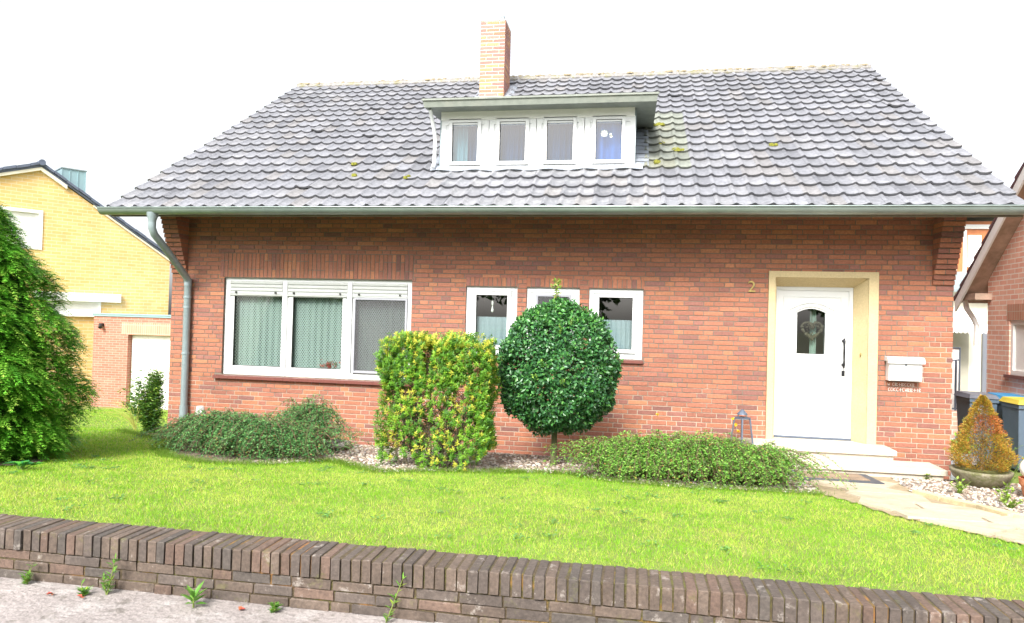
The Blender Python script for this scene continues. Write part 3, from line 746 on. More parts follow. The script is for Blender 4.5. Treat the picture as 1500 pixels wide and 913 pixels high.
def cloth(name, x0, x1, z0, z1, y, amp, waves, mt, label, cat, group=None, seed=0, bottom=0):
    rnd = random.Random(seed); n = int(waves * 12); V = []; F = []; nz = 8
    ph = [rnd.uniform(0, 6.28) for _ in range(3)]
    for j in range(nz + 1):
        for i in range(n + 1):
            u = i / n; a = amp * (.75 + .25 * math.sin(u * 9 + ph[0])); z = z0 + (z1 - z0) * j / nz
            yy = y + a * math.sin(2 * PI * waves * u + ph[1] + .5 * math.sin(u * 7 + ph[2])) * (1.1 - .3 * j / nz)
            V.append((x0 + (x1 - x0) * u, yy, z + (bottom * math.sin(2 * PI * waves * u) if j == 0 else 0)))
    for j in range(nz):
        for i in range(n): a = j * (n + 1) + i; F.append((a, a + 1, a + n + 2, a + n + 1))
    ox, oz = (x0 + x1) / 2, z0
    V = np.array(V) - np.array([ox, y, oz])
    o = npmesh(name, V, F, np.ones((len(F), 3)) * .5, mt, None, k=4, smooth=True); o.location = (ox, y, oz)
    return tag(o, label, cat, group)
G = 'curtains in the dormer windows'
cloth('curtain', 4.10, 4.36, 3.97, 4.66, .34, .022, 4, M['pale_cloth'], 'pale cream curtain in the first dormer window', 'curtain', G, 1)
cloth('curtain', 4.34, 4.62, 3.97, 4.66, .40, .028, 4, M['blue_cloth'], 'blue curtain beside the cream one in the first dormer window', 'curtain', G, 2)
cloth('curtain', 4.78, 5.27, 3.97, 4.66, .38, .030, 7, M['blue_cloth'], 'dark blue pleated curtain in the second dormer window', 'curtain', G, 3)
cloth('curtain', 5.45, 5.93, 3.97, 4.66, .36, .034, 6, M['blue_cloth'], 'striped blue curtain in the third dormer window', 'curtain', G, 4)
M['sky_cloth'] = mat('sky_blue_cloth', (.09, .24, .60), .9, noise=[(10, .08)], transl=.3)
cloth('curtain', 6.11, 6.60, 3.97, 4.66, .33, .034, 3.2, M['sky_cloth'], 'bright blue curtain behind the flower sticker in the fourth dormer window', 'curtain', G, 5)
# flower sticker on the fourth pane
mb = MB(); cx, cz, yy = 6.295, 4.395, DYF + .0095
for k in range(8):
    t = 2 * PI * k / 8; px_, pz_ = cx + .036 * math.cos(t), cz + .036 * math.sin(t)
    mb.poly([(px_ + .012 * math.cos(a), yy, pz_ + .012 * math.sin(a)) for a in [i * PI / 4 for i in range(8)]])
mb.poly([(cx + .018 * math.cos(a), yy, cz + .018 * math.sin(a)) for a in [i * PI / 5 for i in range(10)]])
tag(mb.build('window_sticker', M['suncatcher']), 'white flower sticker on the fourth dormer pane', 'sticker')
mb = MB()
for (dx, dz, r) in ((.085, -.012, .016), (.092, -.040, .018), (.088, -.026, .012)):
    mb.poly([(cx + dx + r * math.cos(a), yy, cz + dz + r * math.sin(a)) for a in [i * PI / 4 for i in range(8)]])
tag(mb.build('window_sticker', M['suncatcher']), 'small pale sticker right of the flower sticker on the fourth dormer pane', 'sticker')

# big three-part window ------------------------------------------
BY = .045
mb = MB(); ring(mb, .848, 3.697, .928, 2.332, .07, BY, BY + .07, .075)
for x in (1.785, 2.775): mb.box(x - .035, BY - .012, .928, x + .035, BY + .07, 2.30)
secs = [(.918, 1.75), (1.82, 2.74), (2.81, 3.627)]; gl = [(.99, 1.735), (1.91, 2.66), (2.875, 3.60)]
for a, b in secs:
    for q in sub_rect((a, b, 1.003, 2.1), [(g0 - .055, g1 + .055, 1.005, 2.12) for g0, g1 in gl]): mb.box(q[0], BY + .012, q[2], q[1], BY + .05, q[3])
big = mb.build('window', M['white'], house); big['label'] = 'large three part living room window with half open roller shutters'
for a, b in gl:
    mb = MB(); ring(mb, a - .055, b + .055, 1.005, 2.12, .05, BY + .004, BY + .05); mb.build('sash', M['white'], big)
    mb = MB(); ring(mb, a - .007, b + .007, 1.053, 2.11, .008, BY + .008, BY + .05); mb.build('seal', M['rubber'], big)
    mb = MB(); mb.poly([(a, BY + .03, 1.055), (b, BY + .03, 1.055), (b, BY + .03, 2.11), (a, BY + .03, 2.11)]); mb.build('pane', M['glass'], big)
for a, b in ((.925, 1.745), (1.828, 2.735), (2.818, 3.622)):
    mb = MB(); z = 2.095
    for k in range(4):
        h = .045 if k == 0 else .052
        mb.prism([(BY - .004, z), (BY - .014, z + h * .25), (BY - .014, z + h * .7), (BY - .004, z + h * .95), (BY + .03, z + h * .95), (BY + .03, z)], 'x', a, b); z += h
    mb.box(a - .006, BY - .02, 2.085, b + .006, BY + .02, 2.098)
    sh = mb.build('roller_shutter', M['shutter'], big, fix=True)
    # (the stops sit on the shutter's bottom rail)
    for x in (a + .10, b - .10):
        m2 = MB(); m2.tube([(x, BY - .036, 2.125), (x, BY - .012, 2.125)], .014, 10); st = m2.build('shutter_stop', M['rubber'], big)
# fly screen over the right light
mb = MB(); ring(mb, 2.845, 3.632, 1.02, 2.08, .026, BY - .03, BY + .0, col=(.3, .3, .3)); sc = mb.build('screen_frame', mat('screen_grey', (.33, .34, .38), .5), big)
mb = MB(); mb.poly([(2.87, BY - .015, 1.045), (3.606, BY - .015, 1.045), (3.606, BY - .015, 2.055), (2.87, BY - .015, 2.055)]); mb.build('fly_screen', M['screen'], big)
# sill of dark glazed bricks
def sill(x0, x1, z0, z1, yo):
    mb = MB(); x = x0
    while x < x1 - .01:
        b = min(x + .118, x1); mb.hexa([(x, yo, z0), (b, yo, z0), (b, .05, z0), (x, .05, z0), (x, yo, z1 - .012), (b, yo, z1 - .012), (b, .05, z1), (x, .05, z1)], (.16, .05, .04)); x += .1225
    mb.box(x0 + .003, yo + .005, z0 + .004, x1 - .003, .05, z1 - .016)
    return mb.build('window_sill', M['sill'], house, fix=True)
sill(.74, 3.795, .868, .922, -.055)['label'] = 'long dark red tiled sill under the living room window'
# lace curtains + flowers behind the big window
GL = 'lace curtains in the large window'
cloth('lace_curtain', .93, 1.80, .99, 2.2, .15, .018, 9, M['lace'], 'lace curtain behind the left pane of the large window', 'curtain', GL, 11)
cloth('lace_curtain', 1.80, 2.78, .99, 2.2, .15, .018, 10, M['lace'], 'lace curtain behind the middle pane of the large window, above the pink flowers', 'curtain', GL, 12)
cloth('lace_curtain', 2.78, 3.66, .99, 2.2, .15, .018, 9, M['lace'], 'lace curtain behind the fly screen of the large window', 'curtain', GL, 13)
mb = MB(); mb.box(.85, .117, .94, 3.69, .32, .985); mb.build('inner_sill', M['white'], big)
pp = empty('flower_pot', (2.46, .155, .985), 'pink flowering plant on the sill behind the middle pane', 'potted plant')
mb = MB(); mb.lathe([(.0, 0), (.035, 0), (.045, .07), (.04, .07), (.0, .06)], 2.46, .155, .985, 16); mb.build('pot', M['terracotta'], pp)
n = 160; P = np.stack([2.46 + rng.normal(0, .075, n), .155 + rng.uniform(-.03, .022, n), 1.07 + np.abs(rng.normal(0, .045, n))], 1)
leaves('blossom', P, rdir(n), rdir(n), np.full(n, .03), np.full(n, .022), pick(n, [(.6, .13, .12), (.65, .25, .2), (.2, .3, .08)], [5, 2, 2]), M['leaf'], pp)

# three small windows --------------------------------------------
SW = [(4.475, 5.187, 4.622, 5.045, 'left small square window with a half curtain and a hanging ornament'),
      (5.315, 6.03, 5.47, 5.885, 'middle small window with a grey fly screen, behind the round tree'),
      (6.155, 6.868, 6.295, 6.725, 'right small square window with a half curtain, beside plain brick wall')]
for a, b, g0, g1, lab in SW:
    fr = window(lab, a + .003, b - .003, 1.347, 2.265, g0, g1, 1.478, 2.152, .03, 'glass', .055)
    sl = sill(a - .01, b + .02, 1.295, 1.343, -.035)
    if g0 == 5.47:
        mb = MB(); ring(mb, g0 - .03, g1 + .03, 1.45, 2.18, .028, .002, .017); mb.build('screen_frame', mat('screen_grey_small', (.33, .34, .38), .5), fr)
        mb = MB(); mb.poly([(g0, .01, 1.47), (g1, .01, 1.47), (g1, .01, 2.16), (g0, .01, 2.16)]); mb.build('fly_screen', M['screen'], fr)
cloth('cafe_curtain', 4.60, 5.07, 1.42, 1.86, .12, .009, 5.5, M['cafe'], 'short white half curtain in the left small window', 'curtain', 'short half curtains', 21)
cloth('cafe_curtain', 6.27, 6.75, 1.42, 1.86, .12, .012, 7.5, M['cafe'], 'short white half curtain in the right small window', 'curtain', 'short half curtains', 22)
mb = MB(); ox = 4.832
mb.tube([(ox, .085, 2.25), (ox, .085, 2.02)], .0015, 5); mb.lathe([(.001, 0), (.016, -.01), (.014, -.05), (.006, -.07), (.012, -.10), (.020, -.14), (.012, -.155), (.001, -.16)], ox, .085, 2.08, 10)
tag(mb.build('window_ornament', M['globe']), 'small white ornament hanging in the left small window', 'ornament')

# front door ------------------------------------------------------
mb = MB()   # stone surround with deep reveals
def fbox(x0, y0, z0, x1, y1, z1): mb.box(x0, y0, z0, x1, y1, z1, (.6, .5, .35))
fbox(8.432, -.022, .40, 8.513, .30, 2.534); fbox(9.622, -.022, .40, 9.734, .30, 2.534); fbox(8.513, -.022, 2.458, 9.622, .30, 2.534)
fbox(8.513, .12, .40, 8.553, .30, 2.458); fbox(9.506, .20, .40, 9.622, .30, 2.458); fbox(8.553, .20, 2.352, 9.506, .30, 2.458)
# splayed right reveal and head
mb.prism([(9.6215, 0.0), (9.6215, .1995), (9.508, .1995)], 'z', .402, 2.457, (.6, .5, .35))
mb.prism([(.0, 2.4575), (.1995, 2.4575), (.1995, 2.355)], 'x', 8.515, 9.60, (.6, .5, .35))
sur = mb.build('door_surround', M['limestone'], house, fix=True); sur['label'] = 'pale sandstone surround of the front door'
DY = .215
mb = MB(); ring(mb, 8.555, 9.505, .405, 2.352, .045, DY, DY + .07); door = mb.build('front_door', M['white'], house); door['label'] = 'white panelled front door with an arched glass light'
gx0, gx1, gz0, gz1 = 8.835, 9.178, 1.487, 2.02
mb = MB()   # leaf with an arched hole
L0, L1, Z0, Z1 = 8.602, 9.458, .43, 2.306
arc = [(gx0 + (gx1 - gx0) * k / 12, gz1 + .05 * math.sin(PI * k / 12)) for k in range(13)]
y = DY + .012
mb.box(L0, y, Z0, gx0, y + .05, Z1); mb.box(gx1, y, Z0, L1, y + .05, Z1); mb.box(gx0, y, Z0, gx1, y + .05, gz0)
for k in range(12):
    (a, za), (b, zb) = arc[k], arc[k + 1]; mb.hexa([(a, y, za), (b, y, zb), (b, y + .05, zb), (a, y + .05, za), (a, y, Z1), (b, y, Z1), (b, y + .05, Z1), (a, y + .05, Z1)])
mb.build('door_leaf', M['white'], door, fix=True)
def mould(mb, pts, r=.009, closed=True):
    q = [(x, y - .001, z) for x, z in pts]
    if closed: q.append(q[0]); q.append(q[1])
    mb.tube(q, r, 6)
mb = MB()
mould(mb, [(8.72, 1.43), (9.30, 1.43), (9.30, 2.05)] + [(9.30 - .58 * k / 10, 2.05 + .10 * math.sin(PI * k / 10)) for k in range(1, 10)] + [(8.72, 2.05)], .012)
mould(mb, [(gx0 - .035, gz0 - .035), (gx1 + .035, gz0 - .035), (gx1 + .035, gz1)] + [(gx1 + .035 - (gx1 - gx0 + .07) * k / 10, gz1 + .02 + .065 * math.sin(PI * k / 10)) for k in range(1, 10)] + [(gx0 - .035, gz1)], .015)
mould(mb, [(8.67, .55), (9.36, .55), (9.36, 2.22), (8.67, 2.22)], .009)
for za, zb in ((.76, 1.22),): mould(mb, [(8.76, za), (9.27, za), (9.27, zb), (8.76, zb)], .011)
for z_, a, b in ((1.10, 8.86, 9.20), (.84, 8.86, 9.20), (.66, 8.75, 9.28), (1.33, 8.70, 9.32)): mb.tube([(a, y, z_), (b, y, z_)], .010, 6)
mb.build('moulding', M['white'], door)
mb = MB(); mb.poly([(gx0, y + .02, gz0), (gx1, y + .02, gz0)] + [(a, y + .02, z_) for a, z_ in reversed(arc)]); mb.build('pane', M['glass'], door)
mb = MB(); q = [(gx0, gz0), (gx1, gz0)] + list(reversed(arc)); mb.tube([(a, y + .004, z_) for a, z_ in q] + [(gx0, y + .004, gz0)], .0045, 6); mb.build('seal', M['rubber'], door)
hx = 9.402
mb = MB(); mb.tube([(hx, y, 1.665), (hx, y - .035, 1.665)], [.022, .013], 12); mb.tube([(hx, y, 1.36), (hx, y - .035, 1.36)], [.022, .013], 12)
mb.tube([(hx, y - .04, 1.70), (hx, y - .045, 1.66), (hx, y - .05, 1.60), (hx, y - .052, 1.51), (hx, y - .05, 1.42), (hx, y - .045, 1.36), (hx, y - .04, 1.32)], [.010, .016, .010, .013, .010, .016, .010], 12)
mb.build('handle', M['iron'], door, smooth=True)
mb = MB(); mb.box(hx - .017, y - .008, 1.215, hx + .022, y, 1.285); mb.tube([(hx + .002, y - .014, 1.25), (hx + .002, y - .006, 1.25)], .012, 12); mb.build('lock_plate', M['iron'], door)
mb = MB(); mb.box(8.56, DY - .04, .402, 9.50, DY + .03, .425); mb.build('threshold', M['steel'], door)
# wreath behind the pane
mb = MB(); pts = []
for k in range(60):
    t = 2 * PI * k / 60; pts.append((9.03 + .0078 * 16 * math.sin(t) ** 3 * 1.0, y + .05 + random.uniform(-.006, .006), 1.80 + .0078 * (13 * math.cos(t) - 5 * math.cos(2 * t) - 2 * math.cos(3 * t) - math.cos(4 * t))))
mb.tube(pts + [pts[0]], [.018 + random.uniform(-.006, .008) for _ in range(61)], 7)
for k in range(90):
    p = random.choice(pts); mb.lathe([(.001, -.01), (.010, 0), (.001, .01)], p[0] * .7 + 9.03 * .3 + random.uniform(-.03, .03), p[1] + random.uniform(-.012, .012), p[2] * .7 + 1.8 * .3 + random.uniform(-.03, .03), 5)
mb.tube([(9.03, y + .05, 1.86), (9.03, y + .05, 2.12)], .003, 5)
tag(mb.build('heart_wreath', M['heart']), 'heart shaped wreath hanging behind the glass of the front door', 'wreath')
cloth('door_curtain', 9.02, 9.10, 1.30, 2.1, .34, .012, 3, M['pale_cloth'], 'pale narrow curtain behind the front door glass', 'curtain', None, 31)
# bell push in the right reveal
mb = MB(); mb.lathe([(.001, 0), (.026, .0), (.030, .006), (.020, .010), (.012, .016), (.001, .018)], 0, 0, 0, 20)
bell = mb.build('doorbell', M['brass'], house, origin=(0, 0, 0)); bell.parent = None
bell.matrix_world = Matrix.Translation((9.575, .085, 1.50)) @ Matrix.Rotation(math.atan2(.1135, .1995) * -1, 4, 'Z') @ Matrix.Rotation(-PI / 2, 4, 'Y') @ Matrix.Scale(.9, 4)
mw = bell.matrix_world.copy(); bell.parent = house; bell.matrix_parent_inverse = Matrix.Translation(-Vector(house.location)); bell.matrix_basis = mw
# text objects -> meshes
def text(name, s, size, depth, mt, loc, parent=None, rz=0, spacing=1):
    cu = bpy.data.curves.new(name, 'FONT'); cu.body = s; cu.size = size; cu.extrude = depth; cu.space_character = spacing; cu.align_x = 'CENTER'
    t = bpy.data.objects.new('tmp', cu); C.objects.link(t); bpy.context.view_layer.update()
    me = bpy.data.meshes.new_from_object(t.evaluated_get(bpy.context.evaluated_depsgraph_get())); bpy.data.objects.remove(t); bpy.data.curves.remove(cu)
    me.materials.clear(); me.materials.append(mt); R_ = Matrix.Rotation(rz, 4, 'Z') @ Matrix.Rotation(PI / 2, 4, 'X'); me.transform(Matrix.Translation(loc) @ R_)
    o = bpy.data.objects.new(name, me)
    return link(o, parent)
num = text('house_number', '2', .205, .006, M['brass'], (8.225, -.010, 2.262), house); num['label'] = 'brass number 2 on the brick left of the door'
# chalk writing under the letterbox: two lines of worn, illegible strokes
mb = MB(); rnd = random.Random(5)
def stroke(pts, w=.0045):
    for i in range(len(pts) - 1):
        (a, c), (b, d) = pts[i], pts[i + 1]; v = Vector((b - a, d - c)); 
        if v.length < 1e-5: continue
        n = Vector((-v.y, v.x)).normalized() * w / 2; yy = -.0035
        mb.poly([(a - n.x, yy, c - n.y), (b - n.x, yy, d - n.y), (b + n.x, yy, d + n.y), (a + n.x, yy, c + n.y)])
for row, (zz, xa, xb, h) in enumerate(((1.135, 9.86, 10.17, .036), (1.068, 9.87, 10.23, .042))):
    x = xa; mb = MB()
    while x < xb:
        wd = rnd.uniform(.018, .03); k = rnd.randint(0, 4)
        if rnd.random() < .16:
            if mb.f: mb.build('chalk_writing', M['chalk'], house)['label'] = ('upper', 'lower')[row] + ' line of worn chalk writing under the letterbox'
            mb = MB(); x += .022; continue
        if k == 0: stroke([(x, zz), (x, zz + h)]); stroke([(x, zz + h), (x + wd, zz + h * .8), (x, zz + h * .5), (x + wd, zz + .004), (x, zz)])
        elif k == 1: stroke([(x + wd, zz + h * .9), (x + wd * .3, zz + h), (x, zz + h * .5), (x + wd * .3, zz), (x + wd, zz + .005)])
        elif k == 2: stroke([(x, zz + h), (x + wd * .3, zz), (x + wd * .5, zz + h * .6), (x + wd * .75, zz), (x + wd, zz + h)])
        elif k == 3: stroke([(x, zz + h * .5), (x + wd, zz + h * .5)]); stroke([(x + wd * .5, zz + h), (x + wd * .5, zz)])
        else: stroke([(x, zz), (x, zz + h)]); stroke([(x, zz + h * .5), (x + wd, zz + h)]); stroke([(x, zz + h * .5), (x + wd, zz)])
        x += wd + .008
    if mb.f: mb.build('chalk_writing', M['chalk'], house)['label'] = ('upper', 'lower')[row] + ' line of worn chalk writing under the letterbox'
# air brick low on the wall
mb = MB(); mb.box(2.60, -.004, .165, 2.70, .01, .235); mb.build('air_vent', M['rubber'], house)
# wall lamp / terminals: white cap near downpipe is a garden thing below

# steps ------------------------------------------------------------
def slab(x0, y0, x1, y1, zt, th, name, lab):
    mb = MB(); b = .008
    mb.box(x0, y0, zt - th, x1, y1, zt - b); mb.hexa([(x0, y0, zt - b), (x1, y0, zt - b), (x1, y1, zt - b), (x0, y1, zt - b), (x0 + b, y0 + b, zt), (x1 - b, y0 + b, zt), (x1 - b, y1, zt), (x0 + b, y1, zt)])
    mb.box(x0 + .03, y0 + .03, -.1, x1 - .03, y1, zt - th - .001, (.5, .5, .5))
    o = mb.build(name, M['step'], house); o['label'] = lab; return o
slab(8.10, -.43, 9.835, -.003, .40, .062, 'step', 'upper stone doorstep')
slab(8.02, -.90, 10.19, -.4315, .288, .062, 'step', 'lower wider stone doorstep')
mb = MB(); mb.box(8.433, -.001, .30, 9.733, DY + .03, .399); mb.build('door_base', M['step'], house)
mb = MB(); mb.box(9.836, -.40, .0, 10.19, -.004, .12); 

# ------------------------------------------------------------------ things near the door
lb = empty('letterbox', (10.02, 0, 1.19), 'white metal letterbox with a sloping lid, on the brick wall right of the door', 'letterbox')
mb = MB(); mb.box(9.835, -.115, 1.205, 10.21, -.004, 1.44); mb.box(9.848, -.122, 1.215, 10.198, -.115, 1.365); mb.box(9.848, -.121, 1.370, 10.198, -.115, 1.425)
mb.build('body', M['white'], lb)
mb = MB(); mb.prism([(-.150, 1.418), (-.150, 1.448), (-.118, 1.492), (-.004, 1.497), (-.004, 1.441), (-.122, 1.441), (-.122, 1.418)], 'x', 9.815, 10.232); mb.build('lid', M['white'], lb, fix=True)
mb = MB(); mb.tube([(10.025, -.126, 1.40), (10.025, -.12, 1.40)], .012, 12); mb.build('lock', M['steel'], lb)
mb = MB()
for k in range(7): mb.tube([(9.985 + k * .012, -.1232, 1.315 + .003 * math.sin(k * 2)), (9.993 + k * .012, -.1232, 1.318 - .003 * math.sin(k))], .0022, 5)
mb.build('embossed_script', M['print_grey'], lb)

lan = empty('lantern', (8.06, -.62, .14), 'tall tapered grey metal lantern standing behind the shrub left of the steps', 'lantern')
cx, cy, zb, zt = 8.05, -.62, gz(8.05, -.62), .725
mb = MB(); bw, tw_ = .165, .088; rot = math.radians(38)
def cr(w_, z_, k): t = rot + PI / 4 + k * PI / 2; return Vector((cx + w_ * math.cos(t), cy + w_ * math.sin(t), z_))
for k in range(4):
    mb.tube([cr(bw, zb, k), cr(tw_, zt, k)], .0125, 4); mb.tube([cr(tw_, zt, k), cr(tw_, zt, (k + 1) % 4)], .014, 4); mb.tube([cr(bw, zb + .03, k), cr(bw, zb + .03, (k + 1) % 4)], .010, 4)
mb.poly([cr(bw, zb + .03, k) for k in range(4)])
mb.build('frame', M['steel'], lan)
mb = MB()
for k in range(4): mb.poly([cr(bw * .98, zb + .03, k), cr(bw * .98, zb + .03, (k + 1) % 4), cr(tw_ * .98, zt, (k + 1) % 4), cr(tw_ * .98, zt, k)])
mb.build('pane', M['clear'], lan)
mb = MB(); 
for sx_ in (-.045, .045): mb.tube([(cx + sx_, cy, zt), (cx + sx_, cy, zt + .045)], .006, 6)
mb.lathe([(.062, .04), (.058, .055), (.03, .085), (.012, .10), (.001, .102)], cx, cy, zt, 14); mb.tube([cr(tw_ * .6, zt + .004, k) for k in range(4)] + [cr(tw_ * .6, zt + .004, 0)], .008, 4)
mb.build('cap', M['steel'], lan)
mb = MB(); mb.lathe([(.001, .18), (.035, .18), (.035, .0), (.001, 0)], cx, cy, zb + .03, 14); mb.build('candle', M['globe'], lan)

dm = empty('doormat', (9.0, -1.3, .2), 'dark rubber doormat with a brown coir centre in front of the steps', 'doormat')
def matz(x, y_): return gz(x, y_) + .034
mb = MB(); mx0, mx1, my0, my1 = 8.50, 9.33, -1.55, -.96
P4 = [(mx0, my0), (mx1, my0), (mx1, my1), (mx0, my1)]
mb.hexa([(a, b, matz(a, b) - .02) for a, b in P4] + [(a, b, matz(a, b)) for a, b in P4]); mb.build('border', M['matrubber'], dm)
P4 = [(mx0 + .07, my0 + .11), (mx1 - .10, my0 + .11), (mx1 - .10, my1 - .06), (mx0 + .07, my1 - .06)]
mb = MB(); mb.hexa([(a, b, matz(a, b) - .005) for a, b in P4] + [(a, b, matz(a, b) + .006) for a, b in P4]); mb.build('coir', M['matcoir'], dm)

# bowl with dwarf spruce ------------------------------------------------
bx, by = 10.42, -1.12; bz = gz(bx, by)
mb = MB(); mb.lathe([(.001, .0), (.13, .0), (.19, .03), (.25, .09), (.285, .16), (.29, .185), (.262, .188), (.25, .165), (.20, .15), (.001, .15)], bx, by, bz - .005, 36)
bowl = mb.build('planter_bowl', M['stonebowl'], smooth=True); tag(bowl, 'wide shallow mossy stone bowl holding the bronze dwarf conifer', 'planter')
mb = MB(); mb.lathe([(.001, .01), (.12, .008), (.249, 0)], bx, by, bz + .158, 24); so_ = mb.build('soil', mat('bowl_moss', (.12, .13, .03), .95, noise=[(30, .5)], bump=(60, .8, .01)), bowl); 
ds = empty('dwarf_conifer', (bx, by, bz + .16), 'orange bronze dwarf conifer of pointed shape growing in the stone bowl', 'shrub')
mb = MB(); mb.tube([(bx, by, bz + .13), (bx + .01, by, bz + .3), (bx + .03, by, bz + .85)], [.022, .016, .004], 8)
for k in range(50):
    t = random.uniform(0, 2 * PI); z_ = bz + random.uniform(.2, .7); rr = .21 * (1 - (z_ - bz - .18) / .9) ; mb.tube([(bx + .01, by, z_ - .02), (bx + rr * math.cos(t) * .8, by + rr * math.sin(t) * .8, z_ + .03)], [.005, .002], 5)
mb.build('trunk', M['twig'], ds)
n = 15000; z_ = rng.uniform(0, 1, n) ** 1.25; th = rng.uniform(0, 2 * PI, n)
rad = np.interp(z_, [0, .08, .2, .32, .45, .7, .9, 1], [.20, .265, .29, .235, .20, .125, .06, .01]) * (1 + .13 * np.sin(th * 5 + z_ * 23) + .08 * np.sin(th * 9 - z_ * 31)) * rng.uniform(.72, 1.04, n)
P = np.stack([bx + .01 + rad * np.cos(th), by + rad * np.sin(th), bz + .20 + z_ * .76], 1)
A = unit(np.stack([np.cos(th), np.sin(th), rng.uniform(.0, 1.1, n)], 1) + rdir(n) * .5)
Cc = pick(n, [(.50, .31, .045), (.42, .26, .04), (.32, .24, .035), (.50, .22, .06), (.32, .34, .05)], [5, 4, 3, 1.5, 2.5]); red = (np.abs(z_ - .62) < .12) & (np.cos(th + 1.2) > .3); Cc[red] *= np.array([1.2, .75, 1.4])
leaves('crown', P, A, rdir(n), rng.uniform(.014, .028, n), rng.uniform(.006, .011, n), Cc, M['leaf'], ds)

# feathery green plant around the bowl
def feathery(name, cx, cy, h, n_st, spread, cols, lab, cat, mt='leaf', seed=1, llen=.03, lw=.006, per=46, lean=(0, 0), group=None):
    rnd = random.Random(seed); e = empty(name, (cx, cy, gz(cx, cy)), lab, cat, group); mb = MB(); P = []; A = []
    for s in range(n_st):
        t = rnd.uniform(0, 2 * PI); l = h * rnd.uniform(.6, 1); dx, dy = math.cos(t) * spread * rnd.random() + lean[0], math.sin(t) * spread * rnd.random() + lean[1]
        pts = []
        for k in range(7):
            u = k / 6; pts.append((cx + dx * u ** 1.4 + .02 * math.cos(t) * u, cy + dy * u ** 1.4, gz(cx, cy) - .01 + l * u * (1 - .12 * u)))
        mb.tube(pts, [.0035 * (1 - .7 * k / 6) + .0008 for k in range(7)], 5)
        for k in range(per):
            u = rnd.uniform(.12, 1); i = min(int(u * 6), 5); v = u * 6 - i; p = Vector(pts[i]).lerp(Vector(pts[i + 1]), v)
            a = rnd.uniform(0, 2 * PI); P.append(p); A.append((math.cos(a), math.sin(a), rnd.uniform(.2, 1.1)))
    mb.build('stem', mat('green_stem', (.13, .19, .04), .7), e)
    P = np.array([tuple(p) for p in P]); n = len(P); leaves('foliage', P, np.array(A), rdir(n) * .4 + np.array([0, 0, 1]), rng.uniform(llen * .6, llen * 1.2, n), rng.uniform(lw * .7, lw * 1.3, n), pick(n, cols, [1] * len(cols)), M[mt], e, fold=.2)
    return e
GC = [(.14, .30, .03), (.20, .36, .05), (.09, .22, .03)]
feathery('feathery_plant', 10.58, -.85, .80, 11, .28, GC, 'light green feathery plant rising behind the bronze dwarf conifer', 'plant', seed=3, lean=(.10, 0))
feathery('feathery_plant', 10.72, -1.05, .45, 8, .22, GC, 'low green feathery plant between the stone bowl and the terracotta pot', 'plant', seed=4)
# terracotta pot + white globe
tx, ty = 10.62, -1.75; tz = gz(tx, ty)
mb = MB(); mb.lathe([(.001, 0), (.09, 0), (.115, .13), (.128, .135), (.135, .20), (.120, .20), (.110, .14), (.001, .13)], tx, ty, tz - .003, 28)
tag(smooth_by_angle(mb.build('terracotta_pot', M['terracotta']), .6), 'terracotta flower pot at the right edge, with a white ball on it', 'pot')
mb = MB(); mb.lathe([(.001, -.12)] + [(.12 * math.cos(a), .12 * math.sin(a) * .95) for a in np.linspace(-1.4, 1.4, 14)] + [(.001, .114)], tx - .01, ty, tz + .29, 24)
tag(mb.build('garden_ball', M['globe'], smooth=True), 'cream white ceramic ball resting in the terracotta pot', 'garden ornament')
# zinc planter box beside the house corner
zx, zy = 10.77, .32; z0 = gz(zx, zy)
zb_ = MB(); zb_.box(10.645, .12, z0 - .02, 10.93, .50, .30); zb_.box(10.635, .11, .285, 10.94, .51, .305)
tag(zb_.build('zinc_planter', M['lead']), 'bluish zinc planter box beside the right corner of the house', 'planter')
e = empty('potted_plant', (10.78, .3, .30), 'leafy green plant growing in the bluish zinc planter', 'plant')
mb = MB()
for k in range(9): t = k * .7; mb.tube([(10.78, .3, .29), (10.78 + .09 * math.cos(t), .3 + .09 * math.sin(t), .40), (10.78 + .16 * math.cos(t), .3 + .14 * math.sin(t), .45)], [.005, .004, .002], 5)
mb.build('stem', M['twig'], e)
n = 260; P = np.stack([10.79 + rng.normal(0, .10, n), .28 + rng.normal(0, .07, n), .33 + np.abs(rng.normal(0, .07, n))], 1)
leaves('foliage', P, rdir(n) + np.array([0, 0, .4]), rdir(n) + np.array([0, 0, 1.2]), rng.uniform(.04, .07, n), rng.uniform(.025, .04, n), pick(n, [(.16, .30, .03), (.28, .14, .04), (.2, .38, .05)], [4, 1.5, 3]), M['leaf'], e)
# small plants in the gravel by the path
for k, (x, y_, h, lab) in enumerate([(9.95, -1.75, .20, 'small green weed in the gravel before the stone bowl'), (10.12, -2.25, .22, 'taller green weed between the edging stones and the terracotta pot'), (9.98, -2.62, .14, 'low yellowish weed beside the edging stones'), (10.0, -.86, .09, 'tiny weed in the gravel beside the lower step')]):
    feathery('gravel_weed', x, y_, h, 7, .10, [(.22, .38, .04), (.3, .42, .07)], lab, 'weed', seed=20 + k, llen=.05, lw=.02, per=9, group='weeds in the gravel by the path')

